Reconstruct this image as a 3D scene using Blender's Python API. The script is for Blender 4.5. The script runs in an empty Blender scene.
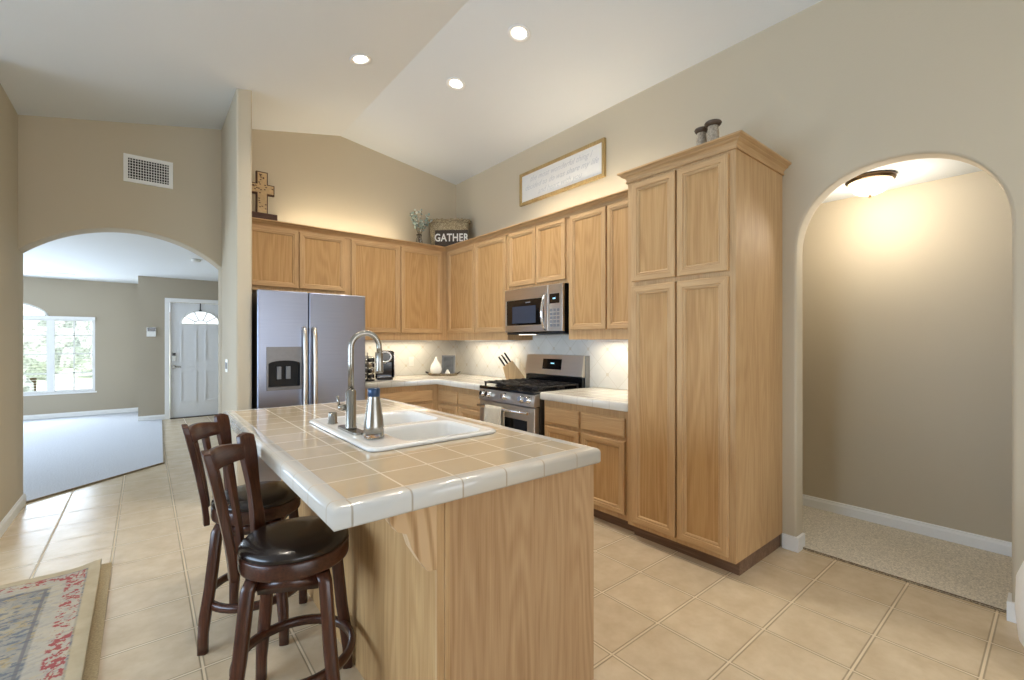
import bpy, bmesh, math, random
from mathutils import Vector, Matrix
from mathutils.geometry import tessellate_polygon
PI = math.pi
SC = bpy.context.scene
COL = SC.collection
random.seed(4)

# ------------------------------------------------------------------ camera, world, exposure
cd = bpy.data.cameras.new('camera'); cam = bpy.data.objects.new('camera', cd); COL.objects.link(cam)
cd.sensor_width = 36.0; cd.lens = 450.4 * 36 / 1024; cd.shift_y = 1.75 / 1024
cd.clip_start = 0.05
cam.location = (0, 0, 1.38); cam.rotation_euler = (PI / 2, 0, -0.684)
SC.camera = cam
SC.view_settings.view_transform = 'Standard'; SC.view_settings.look = 'None'
SC.view_settings.gamma = 1; SC.view_settings.use_curve_mapping = False
SC.view_settings.exposure = 0.12

wd = bpy.data.worlds.new('world'); SC.world = wd; wd.use_nodes = True
bg = wd.node_tree.nodes['Background']; bg.inputs[0].default_value = (0.80, 0.90, 1.0, 1); bg.inputs[1].default_value = 1.9
sd = bpy.data.lights.new('sun', 'SUN'); sd.energy = 7; sd.angle = .02; sd.color = (1, .95, .88)
so = bpy.data.objects.new('sun', sd); COL.objects.link(so); so.rotation_euler = (math.radians(38), 0, math.radians(-20))

def area(name, loc, rot, sx, sy, power, col, spread=PI):
    l = bpy.data.lights.new(name, 'AREA'); l.shape = 'RECTANGLE'; l.size = sx; l.size_y = sy
    l.energy = power; l.color = col; l.spread = spread
    o = bpy.data.objects.new(name, l); COL.objects.link(o); o.location = loc; o.rotation_euler = rot
    return o
# daylight entering through the glazing of the family room (behind and left of the camera) and the front room
area('patio_daylight', (0.4, -6.4, 1.35), (-PI / 2, 0, PI), 5.0, 2.3, 100, (0.90, 0.94, 1.0))
area('side_window_daylight', (-3.5, 2.2, 1.4), (0, -PI / 2, 0), 1.6, 3.4, 72, (0.55, 0.75, 1.0), 2.1)
area('front_window_daylight', (-2.0, 11.35, 1.2), (-PI / 2, 0, 0), 2.4, 1.5, 78, (0.70, 0.84, 1.0))
area('front_room_side_daylight', (-3.5, 8.4, 1.4), (0, -PI / 2, 0), 1.4, 2.4, 72, (0.70, 0.84, 1.0))

# ------------------------------------------------------------------ materials
def nt(name):
    m = bpy.data.materials.new(name); m.use_nodes = True
    n = m.node_tree; b = n.nodes['Principled BSDF']
    return m, n, b
def lin(r, g, b):
    f = lambda c: (c / 255 / 12.92) if c / 255 <= 0.04045 else ((c / 255 + 0.055) / 1.055) ** 2.4
    return (f(r), f(g), f(b), 1)
def N(n, t, **k):
    x = n.nodes.new(t)
    for a, v in k.items(): setattr(x, a, v)
    return x
def math_(n, op, a, b=None, c=None):
    x = N(n, 'ShaderNodeMath', operation=op)
    for i, v in enumerate((a, b, c)):
        if v is None: continue
        if isinstance(v, (int, float)): x.inputs[i].default_value = v
        else: n.links.new(v, x.inputs[i])
    return x.outputs[0]
def mixc(n, fac, a, b):
    x = N(n, 'ShaderNodeMix', data_type='RGBA')
    for s, v in ((0, fac), (6, a), (7, b)):
        if isinstance(v, (int, float)): x.inputs[s].default_value = v
        elif isinstance(v, tuple): x.inputs[s].default_value = v
        else: n.links.new(v, x.inputs[s])
    return x.outputs[2]
def coords(n, scale=(1, 1, 1), loc=(0, 0, 0)):
    t = N(n, 'ShaderNodeTexCoord'); m = N(n, 'ShaderNodeMapping')
    m.inputs['Scale'].default_value = scale; m.inputs['Location'].default_value = loc
    n.links.new(t.outputs['Object'], m.inputs[0]); return m.outputs[0]
def noise(n, vec, scale=5, detail=3, rough=.5):
    x = N(n, 'ShaderNodeTexNoise'); x.inputs['Scale'].default_value = scale
    x.inputs['Detail'].default_value = detail; x.inputs['Roughness'].default_value = rough
    n.links.new(vec, x.inputs['Vector']); return x.outputs['Fac']
def ramp(n, fac, stops):
    r = N(n, 'ShaderNodeValToRGB'); e = r.color_ramp.elements
    while len(e) < len(stops): e.new(.5)
    for i, (p, c) in enumerate(stops): e[i].position = p; e[i].color = c
    n.links.new(fac, r.inputs[0]); return r.outputs[0]
def bump(n, b, h, strength=.2, dist=.002):
    x = N(n, 'ShaderNodeBump'); x.inputs['Strength'].default_value = strength; x.inputs['Distance'].default_value = dist
    n.links.new(h, x.inputs['Height']); n.links.new(x.outputs[0], b.inputs['Normal'])
def plain(name, col, rough=.5, metal=0, coat=0, var=.04, vs=30, bmp=0, spec=.5):
    m, n, b = nt(name)
    f = noise(n, coords(n), vs, 3)
    d = tuple(c * (1 - var) for c in col[:3]) + (1,); u = tuple(min(1, c * (1 + var)) for c in col[:3]) + (1,)
    n.links.new(ramp(n, f, ((.3, d), (.7, u))), b.inputs['Base Color'])
    b.inputs['Roughness'].default_value = rough; b.inputs['Metallic'].default_value = metal
    b.inputs['Coat Weight'].default_value = coat; b.inputs['Specular IOR Level'].default_value = spec
    if bmp: bump(n, b, f, bmp, .003)
    return m
def emit(name, col, s):
    m, n, b = nt(name); b.inputs['Base Color'].default_value = col
    b.inputs['Emission Color'].default_value = col; b.inputs['Emission Strength'].default_value = s
    f = noise(n, coords(n), 3, 1); return m
def wood(name, axis, c1, c2, c3, rough=.6, coat=.0, cath=.5, fine=1.0):
    m, n, b = nt(name)
    a = 'xyz'.index(axis)
    s1 = [16, 16, 16]; s1[a] = 1.1
    s2 = [150 * fine] * 3; s2[a] = 4
    s3 = [4.2, 4.2, 4.2]; s3[a] = .42
    base = noise(n, coords(n, tuple(s1)), 1, 3, .6)
    fine_ = noise(n, coords(n, tuple(s2)), 1, 2, .7)
    big = noise(n, coords(n, tuple(s3), (3.1, 1.7, .3)), 1, 2, .5)
    rings = math_(n, 'SINE', math_(n, 'MULTIPLY', big, 110.0))
    rings = math_(n, 'MULTIPLY_ADD', rings, .5, .5)
    f = math_(n, 'ADD', math_(n, 'MULTIPLY', base, .36), math_(n, 'MULTIPLY', fine_, .48))
    f = math_(n, 'ADD', f, math_(n, 'MULTIPLY', rings, .16 * cath))
    n.links.new(ramp(n, f, ((.25, c1), (.5, c2), (.72, c3))), b.inputs['Base Color'])
    b.inputs['Roughness'].default_value = rough; b.inputs['Coat Weight'].default_value = coat; b.inputs['Coat Roughness'].default_value = .3; b.inputs['Specular IOR Level'].default_value = .35
    bump(n, b, fine_, .2, .001)
    return m
def grid_mask(n, sep, specs, w):
    """1 on grout lines; specs: (axis index, offset, spacing)"""
    tot = None
    for ax, off, s in specs:
        v = math_(n, 'DIVIDE', math_(n, 'SUBTRACT', sep.outputs[ax], off), s)
        d = math_(n, 'MULTIPLY', math_(n, 'PINGPONG', v, .5), s)     # distance to nearest line
        mk = math_(n, 'SUBTRACT', 1.0, N_smooth(n, d, w * .35, w * .65))
        tot = mk if tot is None else math_(n, 'MAXIMUM', tot, mk)
    return tot
def N_smooth(n, v, a, b):
    x = N(n, 'ShaderNodeMapRange', interpolation_type='SMOOTHSTEP')
    n.links.new(v, x.inputs[0]); x.inputs[1].default_value = a; x.inputs[2].default_value = b
    return x.outputs[0]
def tile(name, specs, w, c1, c2, grout, rough=.3, cs=4, coat=0, bmp=.5, gr=.8, edge=None):
    m, n, b = nt(name)
    v = coords(n); sep = N(n, 'ShaderNodeSeparateXYZ'); n.links.new(v, sep.inputs[0])
    g = grid_mask(n, sep, specs, w)
    f = noise(n, v, cs, 5, .6)
    body = ramp(n, f, ((.3, c1), (.7, c2)))
    if edge:
        gw = grid_mask(n, sep, specs, w * 1.7); body = mixc(n, gw, body, edge); g2 = grid_mask(n, sep, specs, w * .8)
        n.links.new(mixc(n, g2, body, grout), b.inputs['Base Color'])
    else: n.links.new(mixc(n, g, body, grout), b.inputs['Base Color'])
    n.links.new(math_(n, 'MULTIPLY_ADD', g, gr - rough, rough), b.inputs['Roughness'])
    b.inputs['Coat Weight'].default_value = coat
    h = math_(n, 'SUBTRACT', math_(n, 'MULTIPLY', noise(n, v, 18, 3), .25), g)
    bump(n, b, h, bmp, .0015)
    return m

WALL = lin(198, 186, 163)
M = {}
def wallmat(name, col):
    m, n, b = nt(name)
    f = noise(n, coords(n), 90, 3, .6)
    g = noise(n, coords(n), 1.2, 2)
    n.links.new(ramp(n, g, ((.2, tuple(c * .985 for c in col[:3]) + (1,)), (.8, col))), b.inputs['Base Color'])
    b.inputs['Roughness'].default_value = .75; b.inputs['Specular IOR Level'].default_value = .3
    bump(n, b, f, .35, .002); return m
M['wall'] = wallmat('wall_paint', WALL)
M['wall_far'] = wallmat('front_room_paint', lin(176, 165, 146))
M['ceil'] = wallmat('ceiling_paint', lin(222, 226, 228))
M['ceil_far'] = wallmat('front_ceiling_paint', lin(232, 234, 234))
M['white'] = plain('white_trim_paint', lin(238, 238, 236), .4, var=.01)
M['doorwhite'] = plain('white_door_paint', lin(232, 234, 236), .4, var=.01)
O1, O2, O3 = lin(172, 135, 92), lin(193, 158, 114), lin(205, 173, 129)
M['oak_z'] = wood('oak_vertical', 'z', O1, O2, O3)
M['oak_y'] = wood('oak_along', 'y', O1, O2, O3)
M['oak_x'] = wood('oak_across', 'x', O1, O2, O3)
M['oak_panel'] = wood('oak_panel', 'z', lin(164, 123, 77), lin(184, 145, 96), lin(197, 159, 109), cath=1.0)
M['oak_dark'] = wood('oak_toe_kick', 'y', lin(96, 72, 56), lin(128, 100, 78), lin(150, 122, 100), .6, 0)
def scuffed():
    m = wood('oak_scuffed', 'z', lin(162, 125, 87), lin(184, 149, 110), lin(197, 164, 125), cath=1.0)
    n = m.node_tree; b = n.nodes['Principled BSDF']
    src = b.inputs['Base Color'].links[0].from_socket
    v = coords(n); sep = N(n, 'ShaderNodeSeparateXYZ'); n.links.new(v, sep.inputs[0])
    tot = None
    for z0, k, x0, x1, w in ((.60, .07, .86, 1.16, .010), (.515, .10, .92, 1.10, .016)):
        d = math_(n, 'ABSOLUTE', math_(n, 'SUBTRACT', math_(n, 'SUBTRACT', sep.outputs[2], z0), math_(n, 'MULTIPLY', math_(n, 'SUBTRACT', sep.outputs[0], x0), k)))
        a = math_(n, 'SUBTRACT', 1.0, N_smooth(n, d, .0, w))
        e = math_(n, 'MULTIPLY', N_smooth(n, sep.outputs[0], x0, x0 + .05), math_(n, 'SUBTRACT', 1.0, N_smooth(n, sep.outputs[0], x1 - .08, x1)))
        a = math_(n, 'MULTIPLY', a, e)
        tot = a if tot is None else math_(n, 'MAXIMUM', tot, a)
    wn = noise(n, coords(n, (60, 60, 60)), 1, 3)
    tot = math_(n, 'MULTIPLY', tot, N_smooth(n, wn, .42, .62))
    n.links.new(mixc(n, math_(n, 'MULTIPLY', tot, .55), src, lin(232, 222, 212)), b.inputs['Base Color'])
    return m
M['oak_scuff'] = scuffed()
M['cherry_z'] = wood('dark_cherry_vertical', 'z', lin(40, 20, 12), lin(72, 38, 24), lin(98, 54, 34), .25, .4, .4)
M['cherry_y'] = wood('dark_cherry_across', 'y', lin(40, 20, 12), lin(70, 37, 24), lin(94, 52, 34), .25, .4, .4)
M['leather'] = plain('black_brown_leather', lin(30, 22, 20), .27, var=.15, vs=60, bmp=.08, coat=.15)
FT1, FT2 = lin(202, 181, 150), lin(221, 203, 174)
M['floor'] = tile('beige_floor_tile', ((0, .191, .352), (1, .217, .348)), .011, FT1, FT2, lin(222, 204, 174), .27, 7, .0, .35, edge=lin(158, 142, 116))
M['carpet'] = plain('beige_carpet', lin(214, 206, 190), 1, var=.3, vs=130, bmp=.9, spec=.1)
CT1, CT2 = lin(196, 178, 150), lin(206, 190, 164)
GR = lin(214, 202, 182)
M['ctile_top'] = tile('island_glazed_tile', ((0, .425, .1735), (1, 1.245, .1735)), .0055, CT1, CT2, GR, .10, 3, .3, .45)
EDG = lin(212, 208, 200)
M['ctile_edge_x'] = tile('edge_tile_end', ((0, .425, .1735),), .006, EDG, EDG, lin(176, 164, 146), .12, 3, .3, .3)
M['ctile_edge_y'] = tile('edge_tile_side', ((1, 1.245, .1735),), .006, EDG, EDG, lin(190, 178, 160), .12, 3, .3, .3)
M['wtile'] = tile('white_counter_tile', ((0, .02, .158), (1, .05, .158)), .006, lin(226, 222, 210), lin(234, 230, 220), lin(214, 208, 194), .15, 3, .2, .3)
M['wtile_edge'] = tile('white_counter_edge', ((0, .02, .158), (1, .05, .158)), .005, lin(222, 218, 208), lin(230, 226, 216), lin(196, 190, 178), .15, 3, .2, .3)
def splash(name, ax):
    m, n, b = nt(name)
    v = coords(n); sep = N(n, 'ShaderNodeSeparateXYZ'); n.links.new(v, sep.inputs[0])
    s = .155
    u = math_(n, 'SUBTRACT', sep.outputs[ax], 2.67 if ax == 1 else 2.81); z = math_(n, 'SUBTRACT', sep.outputs[2], 1.075)
    p = math_(n, 'ADD', u, z); q = math_(n, 'SUBTRACT', u, z); S = .235
    def dist(t, sp): return math_(n, 'MULTIPLY', math_(n, 'PINGPONG', math_(n, 'DIVIDE', t, sp), .5), sp)
    d = math_(n, 'MINIMUM', dist(p, S), dist(q, S))
    g = math_(n, 'SUBTRACT', 1.0, N_smooth(n, d, .0016, .0036))
    # small stone insets on every other crossing
    dp = dist(p, S * 1.0); dq = dist(q, S * 1.0)
    mx = math_(n, 'MAXIMUM', dist(u, S), dist(z, S))
    ins = math_(n, 'SUBTRACT', 1.0, N_smooth(n, mx, .0135, .0155))
    f = noise(n, v, 6, 4)
    body = ramp(n, f, ((.3, lin(214, 213, 206)), (.7, lin(224, 223, 217))))
    c = mixc(n, g, body, lin(200, 196, 184))
    spk = ramp(n, noise(n, v, 120, 2), ((.35, lin(196, 188, 170)), (.65, lin(216, 210, 196))))
    n.links.new(mixc(n, ins, c, spk), b.inputs['Base Color'])
    b.inputs['Roughness'].default_value = .22
    bump(n, b, math_(n, 'SUBTRACT', 1.0, math_(n, 'MAXIMUM', g, ins)), .3, .001)
    return m
M['splash_y'] = splash('backsplash_tile_right', 1); M['splash_x'] = splash('backsplash_tile_back', 0)
def steel(name, col, rough, axis=2, aniso=.5):
    m, n, b = nt(name)
    s = [300, 300, 300]; s[axis] = 3
    f = noise(n, coords(n, tuple(s)), 1, 2)
    d = tuple(c * .93 for c in col[:3]) + (1,)
    n.links.new(ramp(n, f, ((.3, d), (.7, col))), b.inputs['Base Color'])
    b.inputs['Metallic'].default_value = 1; b.inputs['Roughness'].default_value = rough
    bump(n, b, noise(n, coords(n), 2.2, 1), .12, .02)
    return m
M['steel'] = steel('stainless_fridge', lin(160, 166, 184), .33, 0)
M['steel_h'] = steel('stainless_brushed', lin(218, 210, 198), .36, 1)
M['nickel'] = steel('brushed_nickel', lin(160, 157, 150), .27, 2)
M['chrome'] = plain('chrome', lin(220, 220, 222), .12, 1, var=.01)
M['black'] = plain('black_gloss', lin(14, 14, 16), .12, var=.1, coat=.4)
M['blackmat'] = plain('black_matte', lin(24, 23, 23), .55, var=.1)
M['iron'] = plain('cast_iron', lin(46, 45, 46), .4, .3, var=.1)
M['darkgrey'] = plain('dark_grey_side', lin(60, 52, 44), .5, var=.05)
M['porcelain'] = plain('white_porcelain', lin(238, 238, 236), .1, coat=.4, var=.01)
M['plastic'] = plain('white_plastic', lin(236, 236, 232), .35, var=.01)
M['greyplastic'] = plain('grey_plastic', lin(120, 122, 126), .35, var=.02)
M['blue'] = plain('blue_lid', lin(40, 66, 98), .3, .2, var=.03)
M['glass'] = None
m, n, b = nt('window_glass'); b.inputs['Transmission Weight'].default_value = 1; b.inputs['Roughness'].default_value = 0
b.inputs['IOR'].default_value = 1.02; b.inputs['Specular IOR Level'].default_value = .3; M['glass'] = m
m, n, b = nt('clear_glass'); b.inputs['Transmission Weight'].default_value = 1; b.inputs['Roughness'].default_value = .02; b.inputs['IOR'].default_value = 1.4; M['jar'] = m
M['block'] = wood('beech_knife_block', 'z', lin(176, 140, 96), lin(206, 174, 128), lin(222, 194, 150), .45, 0)
M['darkwood'] = wood('dark_base_wood', 'x', lin(54, 32, 22), lin(88, 56, 38), lin(110, 76, 52), .5, 0)
M['goldwood'] = wood('gilded_oak_frame', 'z', lin(140, 112, 66), lin(172, 144, 94), lin(194, 170, 120), .5, 0)
M['paper'] = plain('white_print', lin(226, 224, 220), .6, var=.015)
M['ink'] = plain('grey_ink', lin(196, 196, 198), .7)
M['inkdark'] = plain('bronze_ink', lin(90, 80, 66), .6)
M['signboard'] = wood('weathered_sign_board', 'x', lin(52, 44, 38), lin(78, 66, 56), lin(98, 86, 74), .7, 0)
M['letter'] = plain('white_lettering', lin(232, 228, 218), .6)
M['leaf'] = plain('sage_green_leaf', lin(150, 168, 158), .6, var=.25, vs=20)
M['leafw'] = plain('pale_blossom', lin(214, 220, 212), .6, var=.1)
M['stemm'] = plain('brown_stem', lin(96, 80, 58), .7)
def wicker(name, c1, c2):
    m, n, b = nt(name)
    w = N(n, 'ShaderNodeTexWave', wave_type='BANDS', bands_direction='Z'); w.inputs['Scale'].default_value = 28
    w.inputs['Distortion'].default_value = 6; w.inputs['Detail Scale'].default_value = 4
    n.links.new(coords(n), w.inputs[0])
    f = math_(n, 'MULTIPLY', w.outputs['Fac'], noise(n, coords(n), 60, 2))
    n.links.new(ramp(n, f, ((.1, c1), (.5, c2))), b.inputs['Base Color']); b.inputs['Roughness'].default_value = .8
    bump(n, b, w.outputs['Fac'], .8, .004); return m
M['wicker'] = wicker('wicker', lin(132, 112, 82), lin(222, 204, 166))
M['traymat'] = wicker('tray_weave', lin(110, 92, 68), lin(186, 170, 142))
M['ceramic_sp'] = plain('speckled_ceramic', lin(160, 148, 130), .5, var=.35, vs=90)
M['brownrim'] = plain('brown_rim', lin(78, 62, 48), .5, var=.2)
M['towel'] = plain('cream_towel', lin(206, 198, 180), .95, var=.08, vs=120, bmp=.6)
M['oldpaint'] = plain('dark_metal', lin(60, 52, 46), .35, .8)
M['bronze'] = plain('bronze_fitting', lin(104, 84, 62), .3, .9)
M['crossfront'] = plain('carved_cream_wood', lin(206, 176, 130), .6, var=.12, vs=40)
M['lamp_on'] = emit('recessed_bulb_glow', (1, .93, .8, 1), 9)
M['dome'] = emit('frosted_glass_dome', (1, .86, .62, 1), 1.5)
M['led'] = emit('under_cabinet_strip_glow', (1, .9, .72, 1), 2.0)
M['display'] = emit('display_glow', (.35, .7, .9, 1), .8)
M['sofa'] = plain('white_upholstery', lin(232, 230, 224), .8, var=.02, bmp=.2)
M['vent'] = plain('white_vent_metal', lin(236, 236, 232), .45, var=.01)
M['void'] = plain('duct_dark', lin(38, 34, 34), .9)
M['grass'] = plain('lawn', lin(196, 204, 180), 1, var=.3, vs=20)
M['bush'] = plain('hedge_leaf', lin(196, 202, 196), 1, var=.5, vs=14)
M['stucco'] = plain('neighbour_stucco', lin(236, 230, 222), .9)
M['rooft'] = plain('neighbour_roof', lin(176, 158, 150), .9)
M['conc'] = plain('concrete_path', lin(206, 204, 200), .9)
M['stoolfoot'] = plain('dark_pad', lin(30, 26, 24), .6)
def rugmat():
    m, n, b = nt('faded_persian_rug')
    v = coords(n); sep = N(n, 'ShaderNodeSeparateXYZ'); n.links.new(v, sep.inputs[0])
    # local x: 0 at the right edge, negative to the left ; y: 0 at far edge, negative toward the camera
    dx = math_(n, 'MULTIPLY', sep.outputs[0], -1.0); dy = math_(n, 'MULTIPLY', sep.outputs[1], -1.0)
    d = math_(n, 'MINIMUM', dx, math_(n, 'MINIMUM', dy, 9.0))
    wv = noise(n, v, 9, 3, .6)
    ground = ramp(n, noise(n, v, 7, 4, .7), ((.3, lin(128, 130, 130)), (.5, lin(158, 152, 140)), (.7, lin(182, 168, 138))))
    blue = N_smooth(n, noise(n, coords(n, (22, 42, 10), (4, 1, 0)), 1, 4, .65), .52, .57)
    gold = N_smooth(n, noise(n, coords(n, (20, 34, 9), (7, 5, 0)), 1, 3, .6), .55, .60)
    red = N_smooth(n, noise(n, coords(n, (38, 34, 20), (1, 8, 0)), 1, 3, .6), .50, .55)
    c = mixc(n, math_(n, 'MULTIPLY', blue, .75), ground, lin(98, 106, 118))
    c = mixc(n, math_(n, 'MULTIPLY', gold, .5), c, lin(172, 148, 98))
    inb = math_(n, 'MULTIPLY', N_smooth(n, d, .060, .068), math_(n, 'SUBTRACT', 1.0, N_smooth(n, d, .19, .20)))
    inr = math_(n, 'MULTIPLY', N_smooth(n, d, .060, .068), math_(n, 'SUBTRACT', 1.0, N_smooth(n, d, .135, .145)))
    c = mixc(n, math_(n, 'MULTIPLY', inb, .55), c, lin(196, 186, 168))
    c = mixc(n, math_(n, 'MULTIPLY', math_(n, 'MULTIPLY', inr, red), .85), c, lin(158, 62, 66))
    ln = math_(n, 'MULTIPLY', N_smooth(n, d, .205, .21), math_(n, 'SUBTRACT', 1.0, N_smooth(n, d, .218, .224)))
    c = mixc(n, math_(n, 'MULTIPLY', ln, .7), c, lin(110, 108, 112))
    edge = math_(n, 'SUBTRACT', 1.0, N_smooth(n, d, .052, .060))
    c = mixc(n, edge, c, ramp(n, wv, ((.3, lin(176, 160, 132)), (.7, lin(190, 176, 148)))))
    n.links.new(c, b.inputs['Base Color']); b.inputs['Roughness'].default_value = 1; b.inputs['Specular IOR Level'].default_value = .1
    bump(n, b, noise(n, v, 250, 2), .6, .002); return m
M['rug'] = rugmat()
M['rugpad'] = plain('rug_pad_felt', lin(176, 158, 124), 1, var=.2, vs=120, bmp=.6)

# ------------------------------------------------------------------ mesh helpers
def add_box(bm, x0, x1, y0, y1, z0, z1, mi=0, bev=0):
    r = bmesh.ops.create_cube(bm, size=1)
    vs = r['verts']
    for v in vs:
        v.co = Vector(((x0 + x1) / 2 + v.co.x * (x1 - x0), (y0 + y1) / 2 + v.co.y * (y1 - y0), (z0 + z1) / 2 + v.co.z * (z1 - z0)))
    fs = {f for v in vs for f in v.link_faces}
    for f in fs: f.material_index = mi
    if bev:
        es = list({e for v in vs for e in v.link_edges})
        rb = bmesh.ops.bevel(bm, geom=es, offset=bev, segments=3, affect='EDGES', profile=.6)
        for f in rb['faces']: f.material_index = mi; f.smooth = True
    return vs
def B(*boxes, bev=0):
    bm = bmesh.new()
    for b in boxes: add_box(bm, *b[:6], mi=(b[6] if len(b) > 6 else 0), bev=bev)
    return bm
def add_lathe(bm, prof, c=(0, 0, 0), seg=28, mi=0, M4=None, smooth=True):
    rings = []
    for r, z in prof:
        rings.append([bm.verts.new((r * math.cos(2 * PI * i / seg), r * math.sin(2 * PI * i / seg), z)) for i in range(seg)])
    vs = [v for r in rings for v in r]
    for a, b in zip(rings, rings[1:]):
        for i in range(seg):
            f = bm.faces.new((a[i], a[(i + 1) % seg], b[(i + 1) % seg], b[i])); f.material_index = mi; f.smooth = smooth
    for ring, flip in ((rings[0], 1), (rings[-1], 0)):
        if sum((v.co.x ** 2 + v.co.y ** 2) for v in ring) > 1e-9:
            f = bm.faces.new(ring[::-1] if flip else ring); f.material_index = mi
    T = Matrix.Translation(Vector(c)) @ (M4 or Matrix())
    for v in vs: v.co = T @ v.co
    return vs
def lathe(prof, c=(0, 0, 0), seg=28, M4=None):
    bm = bmesh.new(); add_lathe(bm, prof, c, seg, 0, M4); return bm
def add_tube(bm, pts, r, seg=10, mi=0, closed=False, cap=True, flat=None):
    pts = [Vector(p) for p in pts]; n = len(pts)
    rs = r if isinstance(r, (list, tuple)) else [r] * n
    rings = []; up = Vector((0, 0, 1)); prev = None
    for i, p in enumerate(pts):
        if closed: t = (pts[(i + 1) % n] - pts[i - 1]).normalized()
        else: t = (pts[min(i + 1, n - 1)] - pts[max(i - 1, 0)]).normalized()
        if prev is None:
            a = up if abs(t.z) < .9 else Vector((1, 0, 0))
            u = t.cross(a).normalized()
        else: u = (prev - t * prev.dot(t)).normalized()
        prev = u; w = t.cross(u)
        fu, fw = flat if flat else (1, 1)
        rings.append([bm.verts.new(p + rs[i] * (fu * math.cos(2 * PI * k / seg) * u + fw * math.sin(2 * PI * k / seg) * w)) for k in range(seg)])
    prs = list(zip(rings, rings[1:])) + ([(rings[-1], rings[0])] if closed else [])
    for a, b in prs:
        for i in range(seg):
            f = bm.faces.new((a[i], b[i], b[(i + 1) % seg], a[(i + 1) % seg])); f.smooth = True; f.material_index = mi
    if cap and not closed:
        bm.faces.new(rings[0]).material_index = mi; bm.faces.new(rings[-1][::-1]).material_index = mi
def tube(pts, r, **k):
    bm = bmesh.new(); add_tube(bm, pts, r, **k); return bm
def add_prism(bm, outer, holes, axis, a, b, mi=0):
    """2-D polygons (list of (p,q)) extruded between a and b along axis; for x: (y,z); for y: (x,z); for z: (x,y)"""
    def P3(p, t): return {'x': (t, p[0], p[1]), 'y': (p[0], t, p[1]), 'z': (p[0], p[1], t)}[axis]
    loops = [outer] + list(holes)
    flat = [p for l in loops for p in l]
    tris = tessellate_polygon([[Vector((p[0], p[1], 0)) for p in l] for l in loops])
    va = [bm.verts.new(P3(p, a)) for p in flat]; vb = [bm.verts.new(P3(p, b)) for p in flat]
    for t in tris:
        for vv, rev in ((va, 0), (vb, 1)):
            q = [vv[i] for i in t]
            try: f = bm.faces.new(q[::-1] if rev else q); f.material_index = mi
            except ValueError: pass
    k = 0
    for l in loops:
        m_ = len(l)
        for i in range(m_):
            i0, i1 = k + i, k + (i + 1) % m_
            f = bm.faces.new((va[i0], va[i1], vb[i1], vb[i0])); f.material_index = mi
        k += m_
def prism(outer, holes, axis, a, b):
    bm = bmesh.new(); add_prism(bm, outer, holes, axis, a, b)
    bmesh.ops.recalc_face_normals(bm, faces=bm.faces)
    if not holes: bmesh.ops.dissolve_limit(bm, angle_limit=.01, verts=bm.verts, edges=bm.edges)
    return bm

def root_of(o):
    return Vector(o['_loc']) if '_loc' in o else Vector(o.location)
ROOT = {}
def obj(name, bm, mats, parent=None, local=False):
    """links bm as one mesh object. World coordinates unless local; a child is expressed in its thing's frame"""
    if not isinstance(mats, (list, tuple)): mats = [mats]
    off = Vector((0, 0, 0))
    if parent is not None and not local: off = ROOT.get(parent.name, Vector((0, 0, 0)))
    if off.length: bmesh.ops.translate(bm, verts=bm.verts, vec=-off)
    bmesh.ops.recalc_face_normals(bm, faces=bm.faces)
    me = bpy.data.meshes.new(name); bm.to_mesh(me); bm.free()
    for m_ in mats: me.materials.append(m_)
    o = bpy.data.objects.new(name, me); COL.objects.link(o)
    if parent is not None: o.parent = parent; ROOT[o.name] = off
    return o
def thing(name, label, cat, loc=(0, 0, 0), rot=(0, 0, 0), group=None):
    o = bpy.data.objects.new(name, None); COL.objects.link(o); o.empty_display_size = .1
    o.location = loc; o.rotation_euler = rot; ROOT[o.name] = Vector(loc)
    return tag(o, label, cat, group)
def tag(o, label, cat, group=None):
    o['label'] = label; o['category'] = cat
    if group: o['group'] = group
    return o
def struct(name, bm, mats, parent=None):
    o = obj(name, bm, mats, parent)
    if parent is None: o['kind'] = 'structure'
    return o
def copy_tree(o, loc=None, rotz=None, label=None, parent=None):
    c = o.copy(); COL.objects.link(c)
    if parent is not None: c.parent = parent
    if loc is not None: c.location = loc
    if rotz is not None: c.rotation_euler = (0, 0, rotz)
    if label: c['label'] = label
    for ch in list(o.children): copy_tree(ch, parent=c)
    return c
def text_bm(body, size, M4, ext=.002, shear=0, spacing=1.0, bold=0, line=1.0):
    cu = bpy.data.curves.new('lettering', 'FONT'); cu.body = body; cu.size = size; cu.extrude = ext
    cu.align_x = 'CENTER'; cu.align_y = 'CENTER'; cu.shear = shear; cu.space_character = spacing; cu.offset = bold; cu.space_line = line
    cu.resolution_u = 3
    o = bpy.data.objects.new('lettering', cu); COL.objects.link(o)
    dg = bpy.context.evaluated_depsgraph_get(); me = bpy.data.meshes.new_from_object(o.evaluated_get(dg))
    bm = bmesh.new(); bm.from_mesh(me); bm.transform(M4)
    bpy.data.objects.remove(o); bpy.data.curves.remove(cu); bpy.data.meshes.remove(me)
    return bm
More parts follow.
